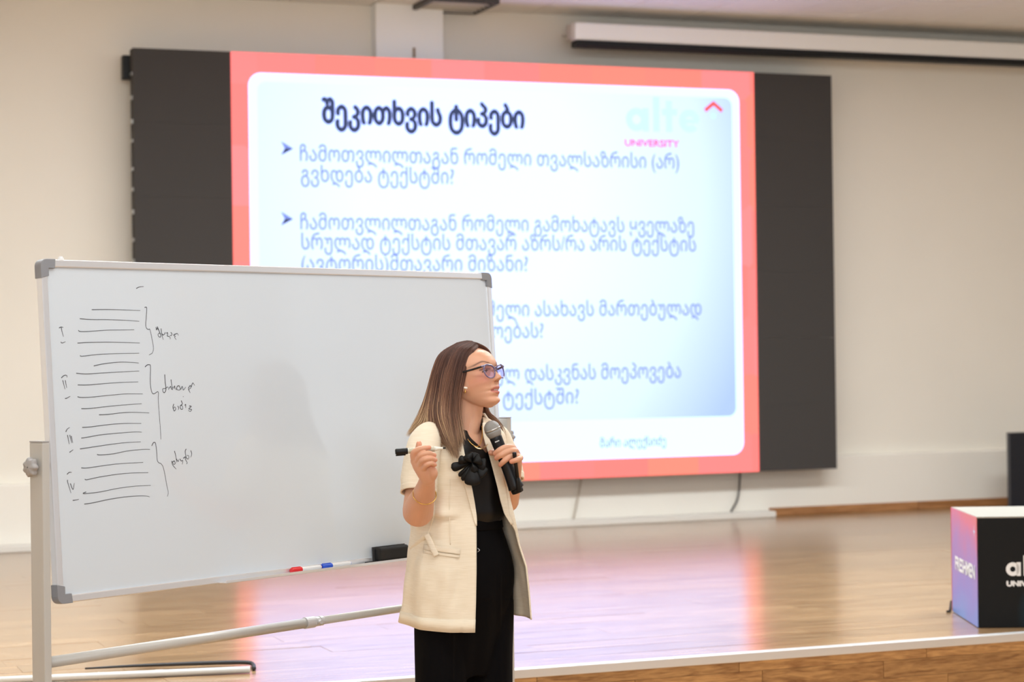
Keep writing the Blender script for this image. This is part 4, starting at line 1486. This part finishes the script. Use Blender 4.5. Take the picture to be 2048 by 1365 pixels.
# necklace: chain round the neck, curved bar pendant
mb = MB()
ch = crom([(918, 846, -26), (930, 872, -46), (945, 890, -58), (956, 893.5, -60), (962, 884, -50), (964.5, 868, -34), (964, 852, -22)], 60)
mb.tube(ch, 0.9, 6)
nk = pb(mb, 'necklace', m_gold, per, smooth=True)
mb = MB()
mb.tube(crom([(947, 892, -63), (953, 896.5, -66), (961, 898, -66), (969, 895, -62), (976, 889, -56)], 20), np.interp(np.linspace(0, 1, 20), [0, .2, .5, .8, 1], [0.8, 1.5, 1.9, 1.4, 0.8]), 8)
pb(mb, 'necklace_bar', mat('pale_gold', srgb(240, 222, 184), 0.15, 0.95), nk, smooth=True)

# ---- trousers
tr_ = MB()
loft(tr_, [(1036, 930, 86, 56, 0), (1044, 930, 89, 58, 0), (1060, 930, 92, 60, 0), (1090, 930, 105, 68, 0), (1130, 930, 118, 77, 0), (1180, 930, 119, 76, 0), (1230, 929, 112, 68, 0), (1290, 929, 98, 56, 0), (1350, 929, 80, 42, 0)])
sweep(tr_, [(886, 1160, -46), (881, 1230, -48), (880, 1300, -46), (880, 1365, -46), (881, 1500, -44), (882, 1640, -42)], [50, 52, 52, 51.5, 52, 56], 40, n=50)
sweep(tr_, [(975, 1160, 46), (977, 1230, 44), (975, 1300, 44), (975, 1365, 44), (974, 1500, 44), (974, 1600, 44)], [50, 51, 52, 52, 52, 55], 40, n=50)
me = bpy.data.meshes.new('t'); me.from_pydata(tr_.v, [], tr_.f)
bmx = bmesh.new(); bmx.from_mesh(me); bmesh.ops.recalc_face_normals(bmx, faces=bmx.faces); bmx.to_mesh(me); bmx.free()
tmp = bpy.data.objects.new('t', me); COL.objects.link(tmp)
k_ = tmp.modifiers.new('r', 'REMESH'); k_.mode = 'VOXEL'; k_.voxel_size = 3.0
k_ = tmp.modifiers.new('s', 'SMOOTH'); k_.factor = 0.5; k_.iterations = 6
dg = bpy.context.evaluated_depsgraph_get()
tm = bpy.data.meshes.new_from_object(tmp.evaluated_get(dg)); bpy.data.objects.remove(tmp)
nv = len(tm.vertices); co = np.empty(nv * 3); tm.vertices.foreach_get('co', co); co = co.reshape(-1, 3)
nr = np.empty(nv * 3); tm.vertices.foreach_get('normal', nr); nr = nr.reshape(-1, 3)
y_ = co[:, 1]
fold = 1.6 * np.sin(co[:, 0] * .16 + y_ * .012) * np.clip((y_ - 1120) / 120, 0, 1) + 1.2 * np.sin(co[:, 0] * .07 - y_ * .05) * np.clip((y_ - 1060) / 60, 0, 1) * (y_ < 1200)
# pressed crease down the front of each leg
for cxl, dl in ((905, -90), (1000, 0)):
    fold += 2.4 * np.exp(-((co[:, 0] - cxl) / 3.5) ** 2) * (co[:, 2] < dl + 30) * (y_ > 1150)
co = co + nr * fold[:, None]
tm.vertices.foreach_set('co', (W(co) - PR).ravel()); tm.update(); tm.name = 'trousers'; tm.shade_smooth()
tm.materials.clear(); tm.materials.append(mat('black_crepe', srgb(10, 9, 11), 0.8, spec=0.08, var=0.06, vscale=25))
to = bpy.data.objects.new('trousers', tm); COL.objects.link(to); to.parent = per
# waistband and small side ring seen by the jacket edge
mb = MB(); R = np.array([oring(y, 930, w, e, 0, 60) for y, w, e in ((1038, 89, 59), (1044, 90.5, 60), (1056, 93, 61.5), (1058, 92, 60.5))]); mb.grid(R, wrap=True)
pb(mb, 'waistband', tm.materials[0], to, smooth=True, solid=0.002)
mb = MB(); d_ = -84
mb.tube([(955, 1097, d_), (959.5, 1101, d_ + 1), (955, 1105, d_)], 0.7, 6); pb(mb, 'zip_pull', m_alu, to, smooth=True)
for (x, d_, yy) in ((888, -62, 0), (978, 34, 0)):
    fy = 716 + CAMH * SC / (1 + d_ / FPX)
    mb = MB()
    sweep(mb, [(x - 18, fy - 17, d_ + 18), (x + 6, fy - 15, d_ - 4), (x + 42, fy - 11, d_ - 34), (x + 60, fy - 9, d_ - 50)], [16, 17, 14, 8.5], 18)
    pb(mb, 'shoe', mat('shoe_black', srgb(20, 20, 20), 0.3), per, smooth=True)

# ---- jacket
JL = np.array([(836, 878, 902, 966, 972, 30, 9), (843, 864, 905, 966, 984, 42, 8), (853, 850, 912, 966, 996, 54, 6), (868, 838, 919, 967, 1008, 68, 4), (885, 829, 924, 971, 1012, 78, 2), (905, 824, 928, 978, 1011, 84, 0),
               (950, 822, 937, 990, 1012, 88, 0), (973, 821, 943, 996, 1016, 88, 0), (1000, 821, 948, 1002, 1020, 88, 0), (1027, 822, 952, 1010, 1027, 90, 0), (1060, 823, 953, 1030, 1034, 95, 0),
               (1090, 820, 953, 1037.5, 1039, 100, 0), (1134, 814, 953, 1052, 1053.5, 108, 0), (1187, 808, 952, 1057.5, 1059, 116, 2), (1240, 803, 950, 1062, 1063, 122, 4)], float)
m_jk = bpy.data.materials.new('cream_linen'); m_jk.use_nodes = True
nt = m_jk.node_tree; b = nt.nodes['Principled BSDF']; b.inputs['Roughness'].default_value = 0.85; b.inputs['Specular IOR Level'].default_value = 0.25; b.inputs['Sheen Weight'].default_value = 0.15
tc = nt.nodes.new('ShaderNodeTexCoord'); mp = nt.nodes.new('ShaderNodeMapping'); mp.inputs['Scale'].default_value = (22, 22, 520)
n1 = nt.nodes.new('ShaderNodeTexNoise'); n1.inputs['Scale'].default_value = 1.0; n1.inputs['Detail'].default_value = 5
nt.links.new(tc.outputs['Object'], mp.inputs[0]); nt.links.new(mp.outputs[0], n1.inputs['Vector'])
cr = nt.nodes.new('ShaderNodeValToRGB'); cr.color_ramp.elements[0].position = .3; cr.color_ramp.elements[0].color = (*srgb(236, 222, 197), 1)
cr.color_ramp.elements[1].position = .65; cr.color_ramp.elements[1].color = (*srgb(245, 233, 212), 1)
nt.links.new(n1.outputs['Fac'], cr.inputs[0]); nt.links.new(cr.outputs[0], b.inputs['Base Color'])
bq = nt.nodes.new('ShaderNodeBump'); bq.inputs['Strength'].default_value = 0.25; bq.inputs['Distance'].default_value = 0.0008
nt.links.new(n1.outputs['Fac'], bq.inputs['Height']); nt.links.new(bq.outputs[0], b.inputs['Normal'])


def j_at(y): return [np.interp(y, JL[:, 0], JL[:, k]) for k in range(1, 7)]


TRL = np.array([(1036, 86, 56), (1044, 89, 58), (1060, 92, 60), (1090, 105, 68), (1130, 118, 77), (1180, 121, 80), (1250, 119, 78)], float)


def clear_body(x, d, y, sg):
    if y < 1030: w, e = bl_at(y)[1] + 6, bl_at(y)[2] + 6
    else: w, e = np.interp(y, TRL[:, 0], TRL[:, 1]) + 6, np.interp(y, TRL[:, 0], TRL[:, 2]) + 6
    # |p|^2 = 1 boundary for the oriented ellipse, solved for d at this x
    X_ = x - 930
    A_ = (LAT[2] / w) ** 2 + (FRT[2] / e) ** 2
    B_ = 2 * X_ * (LAT[0] * LAT[2] / w ** 2 + FRT[0] * FRT[2] / e ** 2)
    C_ = X_ ** 2 * ((LAT[0] / w) ** 2 + (FRT[0] / e) ** 2) - 1
    disc = B_ * B_ - 4 * A_ * C_
    if y < 866 or disc <= 0: return d
    rt = (-B_ + sg * math.sqrt(disc)) / (2 * A_)
    return min(d, rt) if sg < 0 else max(d, rt)


def jfold(t, y, s):
    if not 0.03 < s < 0.97: return 0.0
    g = np.clip((y - 985) / 255, 0, 1)
    w_ = min(1, (s - 0.03) * 12)
    return w_ * ((3.6 + 3.6 * math.sin(10 * t + 0.7 + (y - 1000) * .008)) * (0.25 + 0.75 * g) + (2.2 + 2.2 * math.sin(19 * t - y * .035)) * (0.5 + 0.3 * math.sin(y * .05)) + 1.1 * math.sin(y * .11 + 4 * t) * math.sin(7 * t + 1))


def jpt(y, s):
    """s 0..1 from the near front edge round the back to the far front edge"""
    xL, xN, xF, xR, D, cd = j_at(y)
    cx, X = (xL + xR) / 2, (xR - xL) / 2
    tn = math.acos(max(-1, min(1, (xN - cx) / X)))
    tf = 2 * PI + math.acos(max(-1, min(1, (xF - cx) / X)))
    t = tn + (tf - tn) * s
    fars = np.clip((t - 1.75 * PI) / (0.25 * PI), 0, 1)
    Dd = D * (1 - 0.45 * fars)
    g = np.clip((y - 985) / 255, 0, 1)
    r = 1 + (0.020 * g * np.sin(6 * t + 1.0 + y * .006) + 0.010 * np.sin(11 * t - y * .02) * (0.35 + g) + 0.008 * math.sin(y * .09) * np.sin(3 * t + 2))
    r = r if 0.04 < s < 0.97 else 1.0
    x = cx + X * math.cos(t) * (r if 0.5 * PI < t < 1.5 * PI else 1)
    d = cd - Dd * math.sin(t) * r
    d = clear_body(x, d, y, -1 if math.sin(t) > 0 else 1)
    d -= jfold(t, y, s)
    yy = lev(y, d) + (10 * max(0, math.sin(t)) * np.clip((y - 1150) / 90, 0, 1) if t < 1.1 * PI else 0)
    return (x, yy, d)


ys = np.r_[np.linspace(836, 905, 22), np.linspace(910, 1240, 66)]
ss = np.linspace(0, 1, 130)
mb = MB(); mb.grid(np.array([[jpt(y, s) for s in ss] for y in ys]))
jk = pb(mb, 'jacket', m_jk, per, smooth=True, solid=0.004)


def jfront(x, y, off=0.0):
    xL, xN, xF, xR, D, cd = j_at(y)
    cx, X = (xL + xR) / 2, (xR - xL) / 2
    c = max(-1, min(1, (x - cx) / X))
    tn = math.acos(max(-1, min(1, (xN - cx) / X))); tf = 2 * PI + math.acos(max(-1, min(1, (xF - cx) / X)))
    t = math.acos(c)
    return clear_body(x, cd - D * math.sqrt(1 - c * c), y, -1) - jfold(t, y, (t - tn) / (tf - tn)) - off


def strip(rows, off0, off1=None):
    """patch lying on the jacket front: rows of (y, x_left, x_right)"""
    out = []
    for y, a, b_ in rows:
        out.append([(x, lev(y, jfront(x, y)), jfront(x, y, off0)) for x in np.linspace(a, b_, 7)])
    return np.array(out)


# near lapel, folded back and ending in a point
ysl = np.linspace(856, 1045, 30)
xr = np.interp(ysl, JL[:, 0], JL[:, 2]) + 1.5
xl = np.interp(ysl, [856, 880, 900, 925, 950, 975, 1000, 1025, 1045], [902, 901, 902, 908, 922, 931, 938, 945, 951])
mb = MB(); mb.grid(strip(list(zip(ysl, xl, xr)), 3.5))
pb(mb, 'lapel', m_jk, jk, smooth=True, solid=0.0025)
# far lapel / facing strip
ysl = np.linspace(846, 1048, 34)
P = []
for y in ysl:
    xF = np.interp(y, JL[:, 0], JL[:, 3]); wdt = np.interp(y, [846, 880, 940, 1000, 1048], [20, 24, 18, 15, 5])
    xL, xN, _, xR, D, cd = j_at(y); cx, X = (xL + xR) / 2, (xR - xL) / 2
    row = []
    for k in np.linspace(0, 1, 6):
        x = xF + wdt * k - 1
        c = max(-1, min(.999, (x - cx) / X)); d = cd - 0.62 * D * math.sqrt(1 - c * c) - 3.5
        row.append((x, lev(y, d), d))
    P.append(row)
mb = MB(); mb.grid(np.array(P)); pb(mb, 'lapel', m_jk, jk, smooth=True, solid=0.0025)
# edge stitching bands: hem facing along the bottom
for (sa, sb) in ((0.0, 0.42),):
    rows = []
    for y in (1218, 1240):
        rows.append([tuple(np.array(jpt(y, s)) + np.array([0, 0, 0])) for s in np.linspace(sa, sb, 50)])
    P = np.array(rows); c0 = np.array([930, 0, 0])
    dirv = P - np.array([930, 0, 0]); dirv[..., 1] = 0
    P = P + dirv / np.linalg.norm(dirv, axis=-1, keepdims=True) * 2.2
    P[..., 1] += 1.0 * np.array([0, 1])[:, None]
    mb = MB(); mb.grid(P); pb(mb, 'hem_band', m_jk, jk, smooth=True, solid=0.0015)
# pocket welt and flap
def patch(quad, off, name, parent, n=8, m=5, th=0.002):
    a, b_, c, d = [np.array(p, float) for p in quad]
    P = []
    for v in np.linspace(0, 1, m):
        row = []
        for u in np.linspace(0, 1, n):
            p = (a * (1 - u) + b_ * u) * (1 - v) + (d * (1 - u) + c * u) * v
            row.append((p[0], p[1], jfront(p[0], 716 + (p[1] - 716) * (1 - 85 / FPX), off)))
        P.append(row)
    mb = MB(); mb.grid(np.array(P))
    return pb(mb, name, m_jk, parent, smooth=True, solid=th)
patch([(848, 1089), (921, 1099), (920, 1110), (846, 1100)], 4.0, 'pocket_welt', jk)
patch([(846, 1101), (920, 1111), (919, 1117), (846, 1107)], 2.5, 'pocket_welt', jk)
# tie ends at the waist
def cord(pts, r, name, flat=.45):
    P = crom([(x, y, jfront(x, y * 0 + 716 + (y - 716) * (1 - 85 / FPX), o)) for x, y, o in pts], 30)
    mb = MB().tube(P, r, 10, up=(0, 0, 1), flat=flat)
    return pb(mb, name, m_jk, jk, smooth=True)
cord([(822, 1099, 3), (832, 1089, 4), (846, 1077, 5), (854, 1070, 6)], 5.0, 'waist_tie')
cord([(853, 1070, 8), (859, 1082, 8), (866, 1098, 8), (873, 1112, 7)], 6.2, 'waist_tie')
cord([(855, 1070, 4), (862, 1052, 4), (867, 1030, 4), (868, 1006, 4)], 1.6, 'waist_tie')
# vertical front dart seam
cord([(900, 960, 1.2), (899, 1020, 1.2), (901, 1090, 1.2)], 0.9, 'dart_seam')

# sleeves
def sleeve(pts, rad, name, cut):
    Q = crom([(*p, r) for p, r in zip(pts, rad)], 40)
    R = tube_rings(Q[:, :3], Q[:, 3], 40, up=(0, 0, 1))
    a = np.arange(40) / 40 * 2 * PI
    for i in range(40):
        t = i / 39
        c = Q[i, :3]
        k = 1 + 0.03 * t * np.sin(4 * a + 3 * t) + 0.028 * np.sin(16 * t + 3 * a) * t * (1.1 - t) * 2 + 0.015 * np.sin(30 * t - 4 * a) * t * (1.1 - t) * 2
        R[i] = c + (R[i] - c) * k[:, None]
    mb = MB(); mb.grid(R, wrap=True)
    o = pb(mb, name, m_jk, jk, smooth=True, solid=0.004)
    c0, c1 = Q[-6, :3], Q[-1, :3]
    mb = MB()
    S2 = [Q[i, :3] + (R[i] - Q[i, :3]) * 1.035 for i in range(34, 40)]
    mb.grid(np.array(S2), wrap=True)
    pb(mb, 'cuff', m_jk, o, smooth=True, solid=0.002)
    return o
sleeve([(874, 864, -40), (858, 876, -64), (847, 902, -82), (841, 938, -95), (838, 968, -104), (837, 986, -109)], [20, 31, 34.5, 36, 36.5, 35.5], 'sleeve', 0)
sleeve([(982, 862, 40), (994, 876, 58), (1004, 905, 68), (1014, 938, 70), (1019, 963, 64)], [18, 25, 29, 30.5, 29], 'sleeve', 0)

# collar band round the back of the neck
P = []
for y, k in ((834, 0.93), (828, 0.90), (838, 1.02), (850, 1.12)):
    row = []
    for s in np.linspace(0.20, 0.94, 50):
        x, yy, d = jpt(838, s)
        c = np.array([926, 0, 8.0])
        row.append((c[0] + (x - c[0]) * k, yy + (y - 838), c[2] + (d - c[2]) * k))
    P.append(row)
mb = MB(); mb.grid(np.array(P)); pb(mb, 'collar', m_jk, jk, smooth=True, solid=0.003)

# flower brooch
m_fl = mat('black_petal', srgb(5, 5, 6), 0.5, spec=0.3)
br = empty('flower_brooch', (0, 0, 0)); br.parent = jk
FC = np.array([944, 926, -104.0])
for i, (ang, L_, wd_, dz_) in enumerate(((166, 43, 19, -2), (196, 28, 17, -7), (238, 20, 24, -10), (285, 21, 26, -4), (338, 20, 24, -12), (12, 28, 30, -5), (50, 36, 34, -3), (88, 46, 34, -12), (118, 41, 12, -6), (134, 38, 10, -2), (70, 20, 16, -14), (230, 14, 12, -14))):
    a = math.radians(ang); u = np.array([math.cos(a), math.sin(a), 0]); v = np.array([-math.sin(a), math.cos(a), 0])
    P = []
    for t in np.linspace(0.03, 1, 22):
        hwid = wd_ / 2 * (math.sin(PI * min(1, t * 0.5 + .0) ** 1.0)) ** .9 * (1 if t < .8 else math.sqrt(max(0, 1 - ((t - .8) / .2) ** 2)) * .98 + .02)
        row = []
        for s in np.linspace(-1, 1, 13):
            row.append(FC + u * L_ * t + v * hwid * s + np.array([0, 0, dz_ - 7 * math.sin(t * 2.2) + 5 * s * s * (1 - .4 * t) + 1.5 * math.sin(5 * t + i)]))
        P.append(row)
    mb = MB(); mb.grid(np.array(P)); pb(mb, 'petal', m_fl, br, smooth=True, solid=0.0012)

# bracelet and rings
mb = MB()
t = np.linspace(0, 2 * PI, 41)
c = np.array([849, 986, -184]); ax = np.array([12, -50, -72.0]); ax /= np.linalg.norm(ax)
e1 = np.cross(ax, [0, 0, 1.0]); e1 /= np.linalg.norm(e1); e2 = np.cross(ax, e1)
ring = np.array([c + (e1 * math.cos(q_) + e2 * math.sin(q_)) * 23.5 for q_ in t]); ring[:, 1] += 4
mb.tube(ring, 1.05, 6); pb(mb, 'bracelet', m_gold, per, smooth=True)
def finger_ring(p, q_, r, name):
    p = np.array(p, float); q_ = np.array(q_, float); ax = (q_ - p) / np.linalg.norm(q_ - p)
    e1 = np.cross(ax, [0, 0, 1.0]); e1 /= np.linalg.norm(e1); e2 = np.cross(ax, e1)
    P = np.array([p + (e1 * math.cos(k) + e2 * math.sin(k)) * r for k in t])
    mb = MB(); mb.tube(P, 1.1, 6); return pb(mb, name, m_gold, per, smooth=True)
finger_ring((850, 919.6, -258.6), (860, 917, -259), 6.2, 'finger_ring')

# ------------------------------------------------------------------ things she holds
def held(name, label, cat, at):
    p = W(at)
    o = empty(name, p, label, cat)
    return o, p
def hb(mb, name, m, parent, off, **kw):
    mb2 = MB(); mb2.v = W(np.array(mb.v)).tolist(); mb2.f = mb.f
    return mb2.build(name, m, parent, off=off, **kw)
mic, mo = held('microphone', 'black handheld microphone with a grey mesh head held in her left hand', 'microphone', (1005, 910, -76))
A = np.array([984, 857.5, -80.0]); B_ = np.array([1036, 986, -70.0]); u = (B_ - A) / np.linalg.norm(B_ - A); LL = np.linalg.norm(B_ - A)
at = lambda s: A + u * s
m_grille = mat('mic_mesh', srgb(158, 156, 153), 0.5, 0.3, var=0.22, vscale=700, bump=0.8, bscale=900)
prof = [(-16, 1.5), (-15, 6), (-12.5, 10.2), (-8, 14), (-3, 15.9), (1, 16.3), (1.2, 16.3)]
mb = MB().tube([at(s) for s, r in prof], [r for s, r in prof], 36); hb(mb, 'grille', m_grille, mic, mo, smooth=True)
mb = MB().tube([at(s) for s in (.8, 1.2, 4.2, 4.6)], [16.2, 16.9, 16.9, 16.2], 36); hb(mb, 'grille_band', mat('mic_band', srgb(190, 188, 184), 0.3, 0.8), mic, mo, smooth=True)
prof = [(4.6, 16.3), (9, 15.8), (15, 14.0), (18, 12.6)]
mb = MB().tube([at(s) for s, r in prof], [r for s, r in prof], 36); hb(mb, 'grille', m_grille, mic, mo, smooth=True)
prof = [(18, 12.4), (19, 12.8), (24, 12.6), (45, 12.2), (75, 12.4), (100, 13.2), (122, 15), (129, 16.2), (130, 15)]
m_micb = mat('mic_black', srgb(20, 22, 27), 0.38, spec=0.4)
mb = MB().tube([at(s) for s, r in prof], [r for s, r in prof], 36); hb(mb, 'handle', m_micb, mic, mo, smooth=True)
mb = MB().tube([at(s) for s in (130, 134, 139, 140)], [12.5, 12.5, 11.5, 8], 24); hb(mb, 'end_cap', m_dark, mic, mo, smooth=True)
n_ = np.cross(u, [1, 0, 0]); n_ = n_ if n_[2] < 0 else -n_; n_ /= np.linalg.norm(n_); sd = np.cross(u, n_)
mb = MB(); c = at(27) + n_ * 12.9
for j in range(5):
    k0 = -4.6 + j * 1.9
    mb.add([c + sd * k0 - u * 1.1, c + sd * (k0 + 1.3) - u * 1.1, c + sd * (k0 + 1.3) + u * 1.1, c + sd * k0 + u * 1.1], [(0, 1, 2, 3)])
hb(mb, 'printed_mark', m_pw, mic, mo)

mk, ko = held('marker_pen', 'white marker pen with its black cap on the back held between her right fingers', 'marker', (840, 900, -240))
A = np.array([790.5, 904.5, -246.0]); B_ = np.array([893, 896.5, -236.0]); u = (B_ - A) / np.linalg.norm(B_ - A)
at = lambda s: A + u * s
mb = MB().tube([at(s) for s in (0, 1.2, 3, 24, 25)], [4.5, 6, 6.5, 6.5, 6], 22); cp = hb(mb, 'cap', m_dark, mk, ko, smooth=True)
mb = MB().tube([at(1) + np.array([0, 7.4, 0]), at(21) + np.array([0, 7.4, 0])], 1.3, 6); hb(mb, 'cap_clip', m_dark, cp, ko)
m_pen = mat('pen_ivory', srgb(238, 236, 224), 0.35)
mb = MB().tube([at(s) for s in (25, 26, 79, 80)], [5.2, 5.5, 5.5, 5.2], 22); hb(mb, 'barrel', m_pen, mk, ko, smooth=True)
mb = MB().tube([at(s) for s in (27, 44)], [5.62, 5.62], 22, caps=False); hb(mb, 'printed_band', mat('pen_print', srgb(196, 192, 168), 0.5), mk, ko, smooth=True)
mb = MB().tube([at(s) for s in (68, 79)], [5.62, 5.62], 22, caps=False); hb(mb, 'printed_band', mat('pen_print2', srgb(204, 200, 180), 0.5), mk, ko, smooth=True)
mb = MB().tube([at(s) for s in (80, 82, 92, 96)], [5.2, 4.6, 2.6, 2.3], 18); hb(mb, 'neck', m_pen, mk, ko, smooth=True)
mb = MB().tube([at(s) for s in (96, 99, 102)], [1.8, 1.7, 0.9], 10); hb(mb, 'felt_tip', m_dark, mk, ko, smooth=True)

ck_, co_ = held('pointer_stick', 'thin black stick held against the microphone by her little finger', 'stick', (1032, 940, -92))
A = np.array([1028.5, 905, -101.0]); B_ = np.array([1039, 988, -88.0])
u = (B_ - A) / np.linalg.norm(B_ - A); at = lambda s: A + u * s
mb = MB().tube([at(s) for s in (0, 1, 8, 9, 52)], [3.6, 4.3, 4.3, 3.7, 3.9], 14); hb(mb, 'shaft', m_micb, ck_, co_, smooth=True)
mb = MB().tube([at(s) for s in (52, 53, 54, 58, 80, 82)], [3.9, 3.2, 3.9, 4.2, 5.2, 4.2], 14); hb(mb, 'grip', m_dark, ck_, co_, smooth=True)
